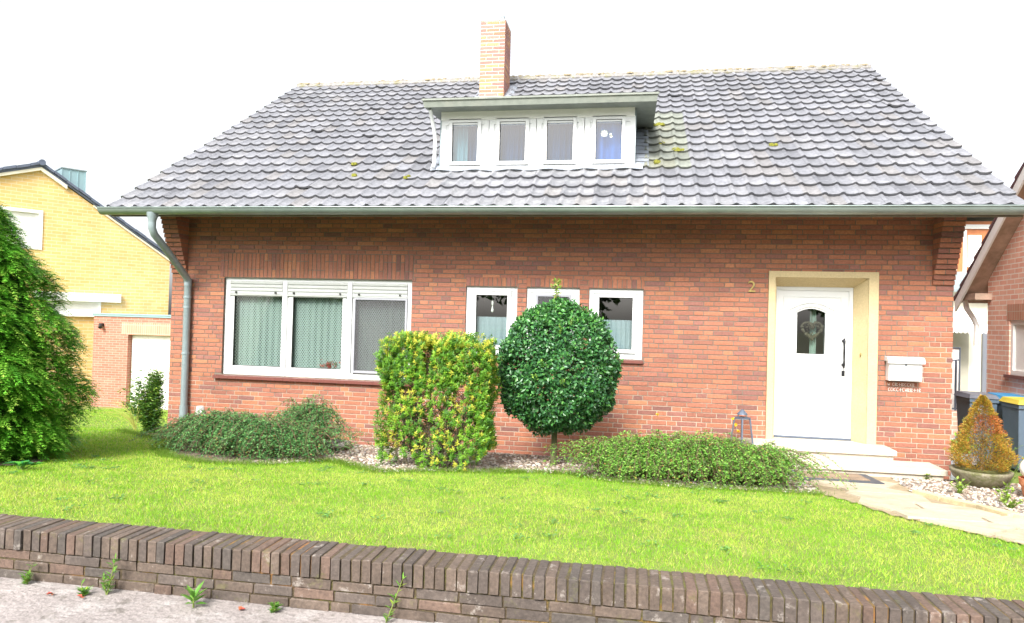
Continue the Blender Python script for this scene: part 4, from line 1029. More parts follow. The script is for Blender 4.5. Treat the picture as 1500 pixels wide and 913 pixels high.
# ------------------------------------------------------------------ garden things on the left
cz0 = gz(.86, -.5)
mb = MB(); mb.tube([(.86, -.5, cz0 - .01), (.86, -.5, .40)], .02, 10); mb.lathe([(.001, .12), (.045, .12), (.052, .105), (.066, .0), (.001, 0)], .86, -.5, .395, 18)
tag(smooth_by_angle(mb.build('garden_light', M['offwhite']), .6), 'small white capped garden light by the downpipe', 'garden light')
sx, sy = 3.20, -1.32; sz = gz(sx, sy)
bb = MB(); bb.lathe([(.001, 0), (.12, 0), (.10, .03), (.001, .03)], sx, sy, sz - .01, 20); bb.lathe([(.10, .02), (.17, .045), (.205, .075), (.19, .105), (.12, .12), (.10, .105), (.001, .10)], sx, sy, sz - .01, 26)
tag(bb.build('stone_dish', M['palestone'], smooth=True), 'weathered grey stone dish beside the left ground cover shrub', 'stone dish')

# ------------------------------------------------------------------ low wall in front
lw = empty('garden_wall', (6, -5.9, .33), 'low weathered dark brick wall along the pavement, with upright bricks on top', 'garden wall')
KB = [((.100, .074, .058), 6), ((.086, .068, .058), 5), ((.115, .076, .058), 2), ((.074, .062, .054), 2), ((.110, .092, .060), .8)]
def kcol():
    t = random.random() * 15
    for c, k in KB:
        t -= k
        if t <= 0: break
    j = random.uniform(.85, 1.15); return tuple(x * j for x in c)
WF, WB, WT = -6.035, -5.80, .60
def rough_box(mb, x0, x1, y0, y1, z0, z1, col, b=.004, j=.003):
    """brick with chamfered, slightly irregular edges"""
    R = lambda: random.uniform(-j, j)
    ax, bx_, ay, by_, az, bz_ = x0, x1, y0, y1, z0, z1
    P = []
    for zz, ins in ((az, 0), (bz_ - b, 0), (bz_, b)):
        P.append([(ax + ins + R(), ay + ins + R(), zz + R()), (bx_ - ins + R(), ay + ins + R(), zz + R()), (bx_ - ins + R(), by_ - ins, zz + R()), (ax + ins + R(), by_ - ins, zz + R())])
    n0 = len(mb.v)
    for r in P: mb.v += r
    for l in (0, 4):
        for k in range(4): k2 = (k + 1) % 4; mb.face((n0 + l + k, n0 + l + k2, n0 + l + 4 + k2, n0 + l + 4 + k), col)
    mb.face((n0 + 8, n0 + 9, n0 + 10, n0 + 11), col); mb.face((n0 + 3, n0 + 2, n0 + 1, n0), col)
mb = MB(); x = -3.0
while x < 15:
    wd = .0445 + random.uniform(-.002, .002); dz = random.uniform(-.003, .004)
    rough_box(mb, x, x + wd, WF + random.uniform(-.004, .004), WB, WT - .106, WT + dz, kcol(), .0045, .0018); x += .0535
mb.build('coping', M['kerbbrick'], lw)
mb = MB()
for r in range(4):
    z1 = WT - .115 - r * .0535; x = -3.0 - (r % 2) * .11 - random.uniform(0, .05)
    while x < 15:
        ln = .205 if random.random() < .8 else .098
        rough_box(mb, x, x + ln + random.uniform(-.004, .004), WF + .006 + random.uniform(-.004, .005), WB, z1 - .044, z1 + random.uniform(-.002, .002), kcol(), .004, .002); x += ln + .011
mb.build('brickwork', M['kerbbrick'], lw)
mb = MB(); mb.box(-3.0, WF + .014, .28, 15, WB - .004, WT - .004); mb.build('joints', M['mossmortar'], lw)

# weeds at the foot of the wall
WC = [(.10, .26, .03), (.15, .33, .05)]
def weed(x, y_, h, lab, kind, seed):
    rnd = random.Random(seed); z0 = .333
    e = empty('weed', (x, y_, z0), lab, 'weed', 'weeds at the foot of the low wall'); mb = MB(); P, A, Nn, L, Wd = [], [], [], [], []
    if kind == 'rosette':
        for k in range(13):
            t = k * 2.4; P.append((x, y_, z0 + .015 + k * .003)); A.append((math.cos(t), math.sin(t), .25 + k * .10)); Nn.append((-.3 * math.cos(t), -.3 * math.sin(t), 1)); L.append(rnd.uniform(.07, .10)); Wd.append(rnd.uniform(.022, .032))
        mb.tube([(x, y_, z0 - .01), (x, y_, z0 + .06)], [.005, .003], 6)
    else:
        ns = 4 if kind == 'tall' else 3
        for s in range(ns):
            t = rnd.uniform(0, 6.28); hh = h * (1 if s == 0 else rnd.uniform(.35, .7)); dx, dy = (.25 * hh * math.cos(t), .12 * hh * math.sin(t)) if kind != 'vine' else (.35 * hh, .05 * hh)
            pts = [(x + dx * u, y_ + dy * u, z0 - .01 + hh * u) for u in (0, .25, .5, .75, 1)]; mb.tube(pts, [.003, .003, .0025, .002, .001], 5)
            for k in range(int(12 + 40 * hh) if kind != 'vine' else 9):
                u = rnd.uniform(.1, 1); a = k * 2.4; P.append((x + dx * u, y_ + dy * u, z0 - .01 + hh * u)); A.append((math.cos(a), math.sin(a), .7)); Nn.append((-.4 * math.cos(a), -.4 * math.sin(a), 1)); L.append(rnd.uniform(.025, .05)); Wd.append(rnd.uniform(.007, .014))
    mb.build('stem', mat('weed_stem', (.18, .24, .05), .7), e); n = len(P)
    leaves('foliage', np.array(P), np.array(A), np.array(Nn), L, Wd, pick(n, WC + [(.24, .34, .04)], [3, 3, 1]), M['leaf'], e, fold=.15, curl=.1)
weed(3.60, -6.075, .11, 'small feathery weed, leftmost at the foot of the low wall', 'tall', 1)
weed(4.10, -6.10, .20, 'tall branching weed at the foot of the low wall, the largest', 'tall', 2)
weed(4.00, -6.14, .07, 'tiny weed just left of the tallest weed at the low wall', 'tall', 9)
weed(4.62, -6.14, .10, 'broad leaved green rosette weed at the foot of the low wall', 'rosette', 3)
weed(5.03, -6.10, .06, 'tiny yellowish weed between the rosette and the climbing weed', 'tall', 4)
weed(5.60, -6.09, .24, 'thin climbing weed leaning on the low wall, rightmost', 'vine', 5)
for k, (x, y_, lab) in enumerate([(4.02, -6.17, 'curled rust brown leaf near the tallest weed'), (4.86, -6.13, 'small reddish leaf right of the rosette weed'), (3.84, -6.16, 'dry orange leaf on the pavement left of the tallest weed')]):
    n = 3; P = np.array([[0, 0, .004 + .002 * i] for i in range(n)]); A = rdir(n); A[:, 2] = .1
    o = leaves('fallen_leaf', P, A, np.tile([[0, 0, 1.]], (n, 1)), [.035] * n, [.02] * n, pick(n, [(.38, .12, .05), (.45, .08, .06)], [1, 1]), M['dryleaf']); o.location = (x, y_, .333)
    tag(o, lab, 'fallen leaf', 'fallen leaves on the pavement')

# ------------------------------------------------------------------ grass blades
def grass():
    n = 520000
    x = rng.uniform(-6.5, 10.6, n); y = -5.80 + 6.3 * rng.beta(1, 1.5, n); ex = int(n * .10); y[:ex] = rng.uniform(-1, 7.5, ex); x[:ex] = rng.uniform(-6.5, .5, ex)
    # only the wedge the camera can see, plus a margin
    dx, dy = x - 6.7357, y + 9.3121; az = np.arctan2(dx, dy) + yaw
    k = inside(x, y, LAWN) & (np.abs(az) < .72); x, y = x[k], y[k]; n = len(x)
    patch = np.sin(x * 2.1 + 1.7 * np.sin(y * 1.3)) * np.sin(y * 2.7 + 1.1 * np.sin(x * 1.9)) * .45 + np.sin(x * 7.3 + y * 3.1 + 2 * np.sin(y * 4)) * np.sin(y * 9.1 - x * 3.2 + 1.5 * np.sin(x * 5)) * .4 + np.sin(x * 17 + 3 * np.sin(y * 11)) * np.sin(y * 19 + 2 * np.sin(x * 13)) * .25
    patch += rng.normal(0, .22, n)
    D = np.hypot(x - 6.73, y + 9.31); L = rng.uniform(.016, .034, n) * (1 + .25 * (patch < -.3)); Wd = rng.uniform(.0018, .0032, n) * (.75 + D / 7)
    tall = rng.random(n) < .01; L[tall] *= 1.6
    edge_ = (y < -5.70); L[edge_] *= .8
    A = unit(np.stack([rng.normal(0, .55, n), rng.normal(0, .55, n), np.ones(n)], 1)); P = np.stack([x, y, gza(x, y) - .002], 1)
    sd_ = unit(np.cross(A, rdir(n))) * (Wd / 2)[:, None]
    V = np.stack([P - sd_, P + sd_, P + A * L[:, None]], 1).reshape(-1, 3); F = np.arange(n * 3).reshape(-1, 3)
    g = pick(n, [(.21, .45, .022), (.27, .50, .035), (.15, .37, .02)], [3, 4, 2]); d = pick(n, [(.48, .58, .09), (.58, .58, .17), (.40, .55, .06)], [3, 2, 3])
    wgt = np.clip(.46 + .62 * patch, .06, .94); wgt = np.where((y > -2.9) | (x > 9.0) | (x < 1.5), wgt * .55, wgt)
    c = np.where((rng.random(n) < wgt)[:, None], d, g)
    return tag(npmesh('grass', V, F, c, M['grassblade']), 'short mottled green and yellow grass of the front lawn', 'grass', kind='stuff')
grass()
# longer tufts at the lawn edges near the beds
def tufts():
    n = 16000; i = rng.integers(7, len(LAWN) - 4, n); a = np.array(LAWN)[i]; b = np.array(LAWN)[i + 1]; t = rng.random((n, 1)); p = a + (b - a) * t + rng.normal(0, .06, (n, 2))
    P = np.stack([p[:, 0], p[:, 1], gza(p[:, 0], p[:, 1]) - .002], 1); A = unit(np.stack([rng.normal(0, .5, n), rng.normal(0, .5, n), np.ones(n)], 1)); L = rng.uniform(.03, .075, n)
    sd_ = unit(np.cross(A, rdir(n))) * .0022; V = np.stack([P - sd_, P + sd_, P + A * L[:, None]], 1).reshape(-1, 3)
    tag(npmesh('edge_grass', V, np.arange(n * 3).reshape(-1, 3), pick(n, [(.15, .28, .03), (.2, .3, .04), (.1, .2, .02)], [3, 2, 2]), M['grassblade']), 'longer grass along the borders of the beds', 'grass', kind='stuff')
tufts()
# broad-leaved weeds in the lawn (ground cover, too many to count)
n = 900; cxs = rng.uniform(1.5, 9.3, 70); cys = rng.uniform(-5.6, -2.6, 70); k = inside(cxs, cys, LAWN); cxs, cys = cxs[k], cys[k]; i = rng.integers(0, len(cxs), n)
t = rng.uniform(0, 2 * PI, n); P = np.stack([cxs[i] + rng.normal(0, .03, n), cys[i] + rng.normal(0, .03, n), gza(cxs[i], cys[i]) + .012], 1)
leaves('clover', P, np.stack([np.cos(t), np.sin(t), np.full(n, .35)], 1), np.tile([[0, 0, 1.]], (n, 1)), rng.uniform(.02, .035, n), rng.uniform(.012, .02, n), pick(n, [(.12, .27, .06), (.17, .33, .09)], [1, 1]), M['leaf'])
tag(bpy.data.objects['clover'], 'patches of broad leaved clover in the lawn', 'clover', kind='stuff')

# pebbles ------------------------------------------------------------
def pebbles():
    n = 30000; x = rng.uniform(3.0, 12.2, n); y = -rng.uniform(.01, 5.7, n) ; 
    k = ~inside(x, y, LAWN) & ~inside(x, y, PATH) & ~((x > 8.0) & (x < 10.2) & (y > -.9)) ; x, y = x[k], y[k]
    k = (x > 8.4) | (y > -2.9) ; x, y = x[k], y[k]
    n = len(x); s = rng.uniform(.008, .020, n)
    t = (1 + 5 ** .5) / 2; iv = np.array([(-1, t, 0), (1, t, 0), (-1, -t, 0), (1, -t, 0), (0, -1, t), (0, 1, t), (0, -1, -t), (0, 1, -t), (t, 0, -1), (t, 0, 1), (-t, 0, -1), (-t, 0, 1)]) / 1.9
    fi = np.array([(0, 11, 5), (0, 5, 1), (0, 1, 7), (0, 7, 10), (0, 10, 11), (1, 5, 9), (5, 11, 4), (11, 10, 2), (10, 7, 6), (7, 1, 8), (3, 9, 4), (3, 4, 2), (3, 2, 6), (3, 6, 8), (3, 8, 9), (4, 9, 5), (2, 4, 11), (6, 2, 10), (8, 6, 7), (9, 8, 1)])
    th = rng.uniform(0, PI, n); sc = np.stack([s * rng.uniform(.9, 1.7, n), s * rng.uniform(.8, 1.2, n), s * rng.uniform(.4, .8, n)], 1)
    v = iv[None] * sc[:, None] * (1 + rng.normal(0, .10, (n, 12, 1))); c, s2 = np.cos(th)[:, None], np.sin(th)[:, None]
    V = np.stack([v[..., 0] * c - v[..., 1] * s2 + x[:, None], v[..., 0] * s2 + v[..., 1] * c + y[:, None], v[..., 2] + (gza(x, y) + .010)[:, None]], -1).reshape(-1, 3)
    F = (fi[None] + np.arange(n)[:, None, None] * 12).reshape(-1, 3)
    col = np.repeat(pick(n, [(.46, .40, .34), (.34, .27, .21), (.56, .52, .47), (.28, .19, .14), (.18, .16, .14)], [5, 4, 3, 2.5, 2.5]), 20, axis=0)
    tag(npmesh('gravel', V, F, col, M['pebble']), 'pale mixed gravel along the foot of the house', 'gravel', kind='stuff')
pebbles()

# ------------------------------------------------------------------ shrubs
# square variegated hedge
def square_hedge():
    x0, x1, y0, y1 = 4.21, 5.30, -2.52, -2.02; zb, zt = .29, 1.58
    e = empty('square_shrub', (4.7, -2.27, .26), 'square clipped shrub with yellow green leaves and bare lower twigs', 'shrub')
    mb = MB(); rnd = random.Random(9); tips = []
    for k in range(30):
        bx_ = rnd.gauss(4.72, .17); by_ = rnd.gauss(-2.27, .06); g0 = gz(bx_, by_); tx_ = min(max(4.7 + (bx_ - 4.7) * 2.8 + rnd.gauss(0, .18), x0 + .05), x1 - .05); ty_ = rnd.uniform(y0 + .08, y1 - .08); tz_ = rnd.uniform(.9, 1.5)
        pts = [(bx_, by_, g0 - .02)]
        for i in range(1, 7):
            u = i / 6; pts.append((bx_ + (tx_ - bx_) * u ** .8 + rnd.gauss(0, .018), by_ + (ty_ - by_) * u + rnd.gauss(0, .015), g0 + (tz_ - g0) * u))
        r0 = rnd.uniform(.007, .015); mb.tube(pts, [r0 * (1 - .75 * i / 6) for i in range(7)], 6)
        for q in range(12):
            i = rnd.randint(1, 5); p = Vector(pts[i]); d = Vector((rnd.gauss(0, .17), rnd.gauss(0, .12), rnd.uniform(.04, .24))); s_e = p + d
            s_e.x = min(max(s_e.x, x0 + .03), x1 - .03); s_e.y = min(max(s_e.y, y0 + .03), y1 - .03); mb.tube([p, p.lerp(s_e, .5) + Vector((rnd.gauss(0, .01), 0, .01)), s_e], [.004, .003, .0015], 5); tips.append(s_e)
    mb.build('stems', M['bark'], e)
    # leaf tufts: whorls at twig ends, dense near top and sides, thin in the lower middle of the faces
    T = []
    while len(T) < 5600:
        u = rnd.random()
        p = Vector((rnd.uniform(x0, x1), rnd.uniform(y0, y1), rnd.uniform(zb, zt)))
        dx = min(p.x - x0, x1 - p.x); dz = zt - p.z; dy = min(p.y - y0, y1 - p.y); d = min(dx, dz * .9, dy)
        low = (p.z - zb) / (zt - zb)
        if rnd.random() > math.exp(-d / .07) + .02: continue
        c = abs(p.x - 4.68) / .6
        thin = .40 if (c < .75 and low < .62) else 1
        if low < .15: thin *= .5 + low * 3
        if low < .12 and c > .8: continue
        if rnd.random() > thin: continue
        w_ = .03 * math.sin(p.z * 9 + p.y * 7) + .025 * math.sin(p.x * 11); p.x += w_ * (1 if p.x > 4.7 else -1) * .8; p.z += .03 * math.sin(p.x * 13) + .02 * math.sin(p.x * 29 + p.y * 9)
        T.append(p)
    for k in range(90): T.append(Vector((rnd.uniform(x0 + .05, x1 - .05), rnd.uniform(y0, y1), zt + rnd.uniform(0, .055))))
    P, A, Nn, L, Wd, Cc = [], [], [], [], [], []
    for p in T:
        up = Vector((rnd.gauss(0, .4), rnd.gauss(0, .4), 1)); 
        if p.y < y0 + .1: up.y -= .9
        if p.x < x0 + .1: up.x -= .7
        if p.x > x1 - .1: up.x += .7
        up.normalize(); a = up.orthogonal().normalized(); b = up.cross(a)
        yel = rnd.random() < (.10 + .22 * ((p.z - zb) / (zt - zb) > .88) + .16 * (math.sin(p.x * 9) * math.sin(p.z * 7 + 1) > .3)); base = (.52, .52, .06) if yel else rnd.choice([(.11, .29, .025), (.16, .36, .03), (.23, .43, .035), (.08, .21, .03)])
        for k in range(9):
            t = k * 2.4 + rnd.uniform(-.3, .3); o_ = a * math.cos(t) + b * math.sin(t); h = k * .005
            P.append(p + up * h); A.append(o_ * .8 + up * (.25 + .07 * k)); Nn.append(up - o_ * .4); L.append(rnd.uniform(.024, .042)); Wd.append(rnd.uniform(.010, .015)); j = rnd.uniform(.8, 1.2); Cc.append([q * j for q in base])
    leaves('foliage', *[np.array([tuple(q) for q in l]) for l in (P, A, Nn)], L, Wd, np.array(Cc), M['leaf'], e, fold=.2, curl=.1)
square_hedge()

# round holly standard
def holly():
    cx, cy, cz = 5.92, -1.5, 1.235; e = empty('round_tree', (5.895, -1.5, .2), 'round clipped dark green holly tree on a single trunk with a tall top shoot', 'tree')
    mb = MB(); mb.tube([(5.895, cy, .15), (5.90, cy, .35), (5.90, cy + .01, .6), (5.91, cy, 1.0), (5.90, cy, 1.9), (5.885, cy, 2.0)], [.042, .034, .032, .03, .015, .009], 12)
    rnd = random.Random(4)
    for k in range(46):
        t = rnd.uniform(0, 6.28); z_ = rnd.uniform(.62, 1.7); u = rnd.uniform(.35, .6); mb.tube([(5.9, cy, z_ - .05), (5.9 + u * .5 * math.cos(t), cy + u * .5 * math.sin(t), z_ + .04), (5.9 + u * math.cos(t), cy + u * math.sin(t), z_ + .10)], [.010, .007, .003], 6)
    mb.build('trunk', M['bark_green'], e)
    n = 34000; d = rdir(n); 
    lump = 1 + .05 * (np.abs(d[:, 0] * d[:, 2])) + .045 * np.sin(d[:, 0] * 7 + 1) * np.sin(d[:, 2] * 8) + .05 * np.sin(d[:, 0] * 15 + d[:, 1] * 11) * np.sin(d[:, 2] * 14 + 2)
    rr = (1 - np.abs(rng.normal(0, .11, n))) * lump; R_ = np.stack([d[:, 0] * .665, d[:, 1] * .60, np.where(d[:, 2] > 0, d[:, 2] * .80, d[:, 2] * .66)], 1) * rr[:, None]
    # squarer shoulders
    P = R_ + np.array([cx, cy, cz]); gap = (np.sin(P[:, 0] * 9.1 + 2) * np.sin(P[:, 2] * 8.3 + P[:, 1] * 5)) > .62; low = P[:, 2] < cz - .42
    keep = ~(gap & (rng.random(n) < .70)) & ~(low & (rng.random(n) < .30)); P, d = P[keep], d[keep]; n = len(P)
    A = unit(rdir(n) + d * .5 + np.array([0, 0, -.1])); Nn = unit(d + rdir(n) * .75 + np.array([0, 0, .35]))
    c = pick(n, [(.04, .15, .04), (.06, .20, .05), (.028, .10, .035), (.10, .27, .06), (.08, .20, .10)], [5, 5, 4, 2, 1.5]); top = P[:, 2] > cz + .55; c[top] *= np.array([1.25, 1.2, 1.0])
    L = rng.uniform(.034, .056, n); Wd = L * rng.uniform(.52, .7, n)
    # top sprig
    m = 150; u = rng.uniform(0, 1, m) ** .7; Ps = np.stack([5.885 + rng.normal(0, .018, m) * (.6 + u), cy + rng.normal(0, .018, m), 1.98 + u * .30], 1); da = rng.uniform(0, 2 * PI, m)
    As = np.stack([np.cos(da), np.sin(da), rng.uniform(.2, 1.1, m)], 1); cs_ = pick(m, [(.22, .34, .05), (.14, .28, .04), (.35, .34, .08)], [3, 3, 2])
    for q in range(16):
        t_ = rng.uniform(0, 2 * PI); z_ = rng.uniform(-.5, .85); b0 = np.array([cx + .64 * math.cos(t_) * math.sqrt(1 - z_ * z_), cy + .58 * math.sin(t_) * math.sqrt(1 - z_ * z_), cz + .76 * z_]); o_ = unit((b0 - np.array([cx, cy, cz]))[None])[0] * .6 + np.array([0, 0, .5])
        k_ = 22; u_q = rng.uniform(0, 1, k_)[:, None]; Ps = np.concatenate([Ps, b0 + o_ * u_q * rng.uniform(.06, .12) + rng.normal(0, .008, (k_, 3))]); As = np.concatenate([As, rdir(k_) + o_]); cs_ = np.concatenate([cs_, pick(k_, [(.12, .27, .05), (.2, .34, .06)], [1, 1])])
    m = len(Ps)
    P = np.concatenate([P, Ps]); A = np.concatenate([A, As]); Nn = np.concatenate([Nn, unit(rdir(m) + np.array([0, 0, 1.]))]); c = np.concatenate([c, cs_]); L = np.concatenate([L, rng.uniform(.028, .045, m)]); Wd = np.concatenate([Wd, rng.uniform(.014, .022, m)])
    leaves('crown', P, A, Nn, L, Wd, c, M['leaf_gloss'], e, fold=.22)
    mb = MB(); mb.tube([(5.886, cy, 1.9), (5.884, cy, 2.1), (5.886, cy, 2.27)], [.008, .005, .002], 6); mb.build('top_shoot', M['bark_green'], e)
holly()

# ground-cover shrubs of arching twigs
def cotoneaster(path, halfw, hgt, name, lab, cols, seed, ntw, per, low_dark=.3, drop=.9):
    """path: centre line points (x,y); twigs spring from it, arch over and droop to the ground"""
    rnd = random.Random(seed); cx = sum(p[0] for p in path) / len(path); cy = sum(p[1] for p in path) / len(path)
    e = empty(name, (cx, cy, gz(cx, cy)), lab, 'shrub', 'spreading ground cover shrubs'); mb = MB(); P, A, Nn = [], [], []
    segs = [(Vector(path[i]), Vector(path[i + 1])) for i in range(len(path) - 1)]; tot = sum((b - a).length for a, b in segs)
    for k in range(ntw):
        q = rnd.random() * tot
        for a, b in segs:
            l = (b - a).length
            if q <= l: break
            q -= l
        base = a.lerp(b, min(q / l, 1)); u = ((base - Vector(path[0])).length) / max((Vector(path[-1]) - Vector(path[0])).length, .1)
        hh = hgt * (.72 + .28 * math.sin(PI * min(max(u, .02), .98))) * (1 + .10 * math.sin(u * 21 + seed) + .06 * math.sin(u * 47)) * rnd.uniform(.80, 1.06)
        t = rnd.uniform(0, 2 * PI)
        if rnd.random() < .45: t = rnd.gauss(-PI / 2, .7)
        end_boost = .25 if (u > .9 or u < .1) else 0
        rr = halfw * rnd.uniform(.55, 1.12) + end_boost * rnd.random() * abs(math.cos(t)); d = Vector((math.cos(t), math.sin(t)))
        g0 = gz(base.x, base.y); sh = rnd.uniform(.25, .6); dr = rnd.uniform(.35, 1) * drop; pts = []
        for i in range(9):
            v = i / 8; p2 = base + d * rr * v; z_ = g0 + hh * (1 - (1 - min(v / sh, 1)) ** 2) - (hh * dr * max(0, (v - sh) / (1 - sh)) ** 1.7) + rnd.gauss(0, .006)
            pts.append(Vector((p2.x + rnd.gauss(0, .008), p2.y + rnd.gauss(0, .008), max(z_, gz(p2.x, p2.y) + .01))))
        mb.tube(pts, [.0035 * (1 - .8 * i / 8) + .0006 for i in range(9)], 4)
        for j in range(per):
            v = rnd.uniform(.22, 1) ** .75 * 8; i = min(int(v), 7); p = pts[i].lerp(pts[i + 1], v - i); dd = (pts[i + 1] - pts[i]).normalized(); sd_ = dd.cross(Vector((0, 0, 1))); 
            if sd_.length < .1: sd_ = Vector((1, 0, 0))
            s_ = rnd.choice((-1, 1)); off = sd_.normalized() * s_ * rnd.uniform(0, .035) + Vector((0, 0, rnd.uniform(-.008, .018)))
            P.append(tuple(p + off)); A.append(tuple(sd_.normalized() * s_ + dd * .7 + Vector((rnd.gauss(0, .3), rnd.gauss(0, .3), rnd.gauss(.15, .3))))); Nn.append((rnd.gauss(0, .5), rnd.gauss(-.15, .5), 1))
    mb.build('stems', M['twig'], e); n = len(P); P = np.array(P)
    leaves('foliage', P, np.array(A), np.array(Nn), rng.uniform(.018, .032, n), rng.uniform(.010, .017, n), pick(n, cols[0], cols[1]), M['leaf'], e, fold=.2)
    return e
cotoneaster([(1.75, -1.75), (2.3, -2.15), (3.0, -2.15), (3.25, -1.95)], .62, .42, 'ground_cover_shrub', 'low spreading dark green shrub under the living room window', ([(.07, .20, .06), (.10, .26, .07), (.16, .34, .10), (.045, .13, .045), (.30, .18, .05)], [4, 4, 3, 2, .4]), 5, 620, 62)
cotoneaster([(2.75, -1.35), (3.15, -1.55)], .40, .58, 'ground_cover_shrub', 'upright bushy end of dark green shrub beside the stone dish', ([(.07, .20, .06), (.10, .26, .07), (.16, .34, .10), (.045, .13, .045)], [4, 4, 3, 2]), 15, 150, 55)
cotoneaster([(6.40, -1.95), (7.0, -2.05), (7.6, -2.05), (8.28, -1.85)], .52, .42, 'ground_cover_shrub', 'long low light green shrub between the round tree and the steps', ([(.13, .31, .045), (.19, .40, .06), (.26, .45, .08), (.07, .18, .035), (.36, .22, .06)], [4, 4, 3, 2, .5]), 8, 720, 58)

# yellow flowers over the right shrub
for k, (x, y_, h, lab) in enumerate([(7.05, -1.4, .62, 'single yellow flower on a thin stem above the long shrub'), (7.92, -.95, .58, 'yellow flower stems beside the grey lantern')]):
    e = empty('yellow_flower', (x, y_, gz(x, y_)), lab, 'flower'); mb = MB(); g0 = gz(x, y_)
    P = []
    for s in range(1 if k == 0 else 3):
        xx = x + s * .03 - .03; hh = h - s * .07; mb.tube([(x, y_, g0 - .01), (xx, y_, g0 + hh * .5), (xx + .01, y_, g0 + hh)], [.003, .002, .0015], 5); P += [(xx + .01, y_, g0 + hh)] * 12
    mb.build('stem', M['twig'], e); n = len(P); A = rdir(n); leaves('petal', np.array(P), A, rdir(n), [.024] * n, [.016] * n, np.tile([[.8, .5, .02]], (n, 1)), M['leaf'], e)

# big feathery conifer at the left
def conifer():
    cx, cy = .22, -3.75; g0 = gz(cx, cy); e = empty('conifer', (cx, cy, g0), 'large bright green feathery conifer at the left edge of the lawn', 'tree')
    mb = MB(); mb.tube([(cx, cy, g0 - .05), (cx, cy, 1.5), (cx, cy, 3.1)], [.11, .08, .02], 10); rnd = random.Random(2)
    ZP, RP = [0, .25, .5, .9, 1.24, 1.75, 2.1, 2.46, 2.8, 3.0], [1.12, 1.22, 1.26, 1.23, 1.13, .88, .66, .42, .18, .02]
    for k in range(110):
        t = rnd.uniform(0, 6.28); z_ = rnd.uniform(.1, 2.5); r = np.interp(z_, ZP, RP) * .66; mb.tube([(cx, cy, g0 + z_), (cx + r * .6 * math.cos(t), cy + r * .6 * math.sin(t), g0 + z_ + .12), (cx + r * math.cos(t), cy + r * math.sin(t), g0 + z_ + .05)], [.02, .012, .004], 5)
    mb.build('trunk', M['bark'], e)
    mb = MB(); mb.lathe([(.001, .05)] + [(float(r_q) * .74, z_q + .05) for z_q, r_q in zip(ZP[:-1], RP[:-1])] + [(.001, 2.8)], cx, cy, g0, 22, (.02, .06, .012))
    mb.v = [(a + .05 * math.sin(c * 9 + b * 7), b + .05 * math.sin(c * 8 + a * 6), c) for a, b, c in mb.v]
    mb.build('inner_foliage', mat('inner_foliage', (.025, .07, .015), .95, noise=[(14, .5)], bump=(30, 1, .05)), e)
    ns = 19000; th = np.where(rng.random(ns) < .88, rng.uniform(-2.3, 1.1, ns), rng.uniform(0, 2 * PI, ns))       # most sprays face the garden
    z_ = rng.uniform(0, 1, ns) ** 1.1 * 2.97
    lay = rng.random(ns); r = np.interp(z_, ZP, RP) * (1 - .38 * lay ** 2) * (1 + .05 * np.sin(th * 9 + z_ * 4) + .05 * np.sin(z_ * 11 + th * 3)) - .10
    base = np.stack([cx + r * np.cos(th), cy + r * np.sin(th), g0 + .03 + z_], 1)
    out = np.stack([np.cos(th), np.sin(th), np.zeros(ns)], 1); tang = np.stack([-np.sin(th), np.cos(th), np.zeros(ns)], 1)
    ax = unit(out * rng.uniform(.6, 1.1, (ns, 1)) + tang * rng.normal(0, .55, (ns, 1)) + np.array([0, 0, .22]) + rng.normal(0, .28, (ns, 3)))
    L = rng.uniform(.10, .19, ns); m = 18; P, A, Nn, LL, WW, CC = [], [], [], [], [], []
    cb = pick(ns, [(.12, .36, .03), (.17, .46, .04), (.08, .27, .025), (.25, .55, .06)], [4, 4, 2.5, 3], .15)
    side = unit(np.cross(ax, np.array([0, 0, 1.])))
    for k in range(m):
        u = (k // 2) / (m / 2 - 1); sg = 1 if k % 2 else -1; drp = L * (.55 * u * u); p = base + ax * (L * u)[:, None]; p[:, 2] -= drp
        a = unit(ax * .75 + side * sg * .9 * (1 - .35 * u) + np.array([0, 0, -.45 * u]) + rng.normal(0, .10, (ns, 3)))
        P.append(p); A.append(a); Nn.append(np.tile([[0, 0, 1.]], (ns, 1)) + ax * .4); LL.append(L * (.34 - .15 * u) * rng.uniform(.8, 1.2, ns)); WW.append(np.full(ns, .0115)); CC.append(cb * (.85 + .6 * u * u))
    # terminal leader of each spray
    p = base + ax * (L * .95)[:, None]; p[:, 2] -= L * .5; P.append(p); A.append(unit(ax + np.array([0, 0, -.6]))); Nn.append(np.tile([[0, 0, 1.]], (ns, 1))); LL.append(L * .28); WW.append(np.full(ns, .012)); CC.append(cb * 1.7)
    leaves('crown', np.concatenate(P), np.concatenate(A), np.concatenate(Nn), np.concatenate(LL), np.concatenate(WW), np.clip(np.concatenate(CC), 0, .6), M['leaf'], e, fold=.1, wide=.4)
conifer()
sheet('soil_bed', lambda x, y: (x - .3) ** 2 / 1.5 + (y + 3.95) ** 2 / .5 < 1, M['soil'], .02, -1.8, 2.4, -5.4, -2.3, .05)
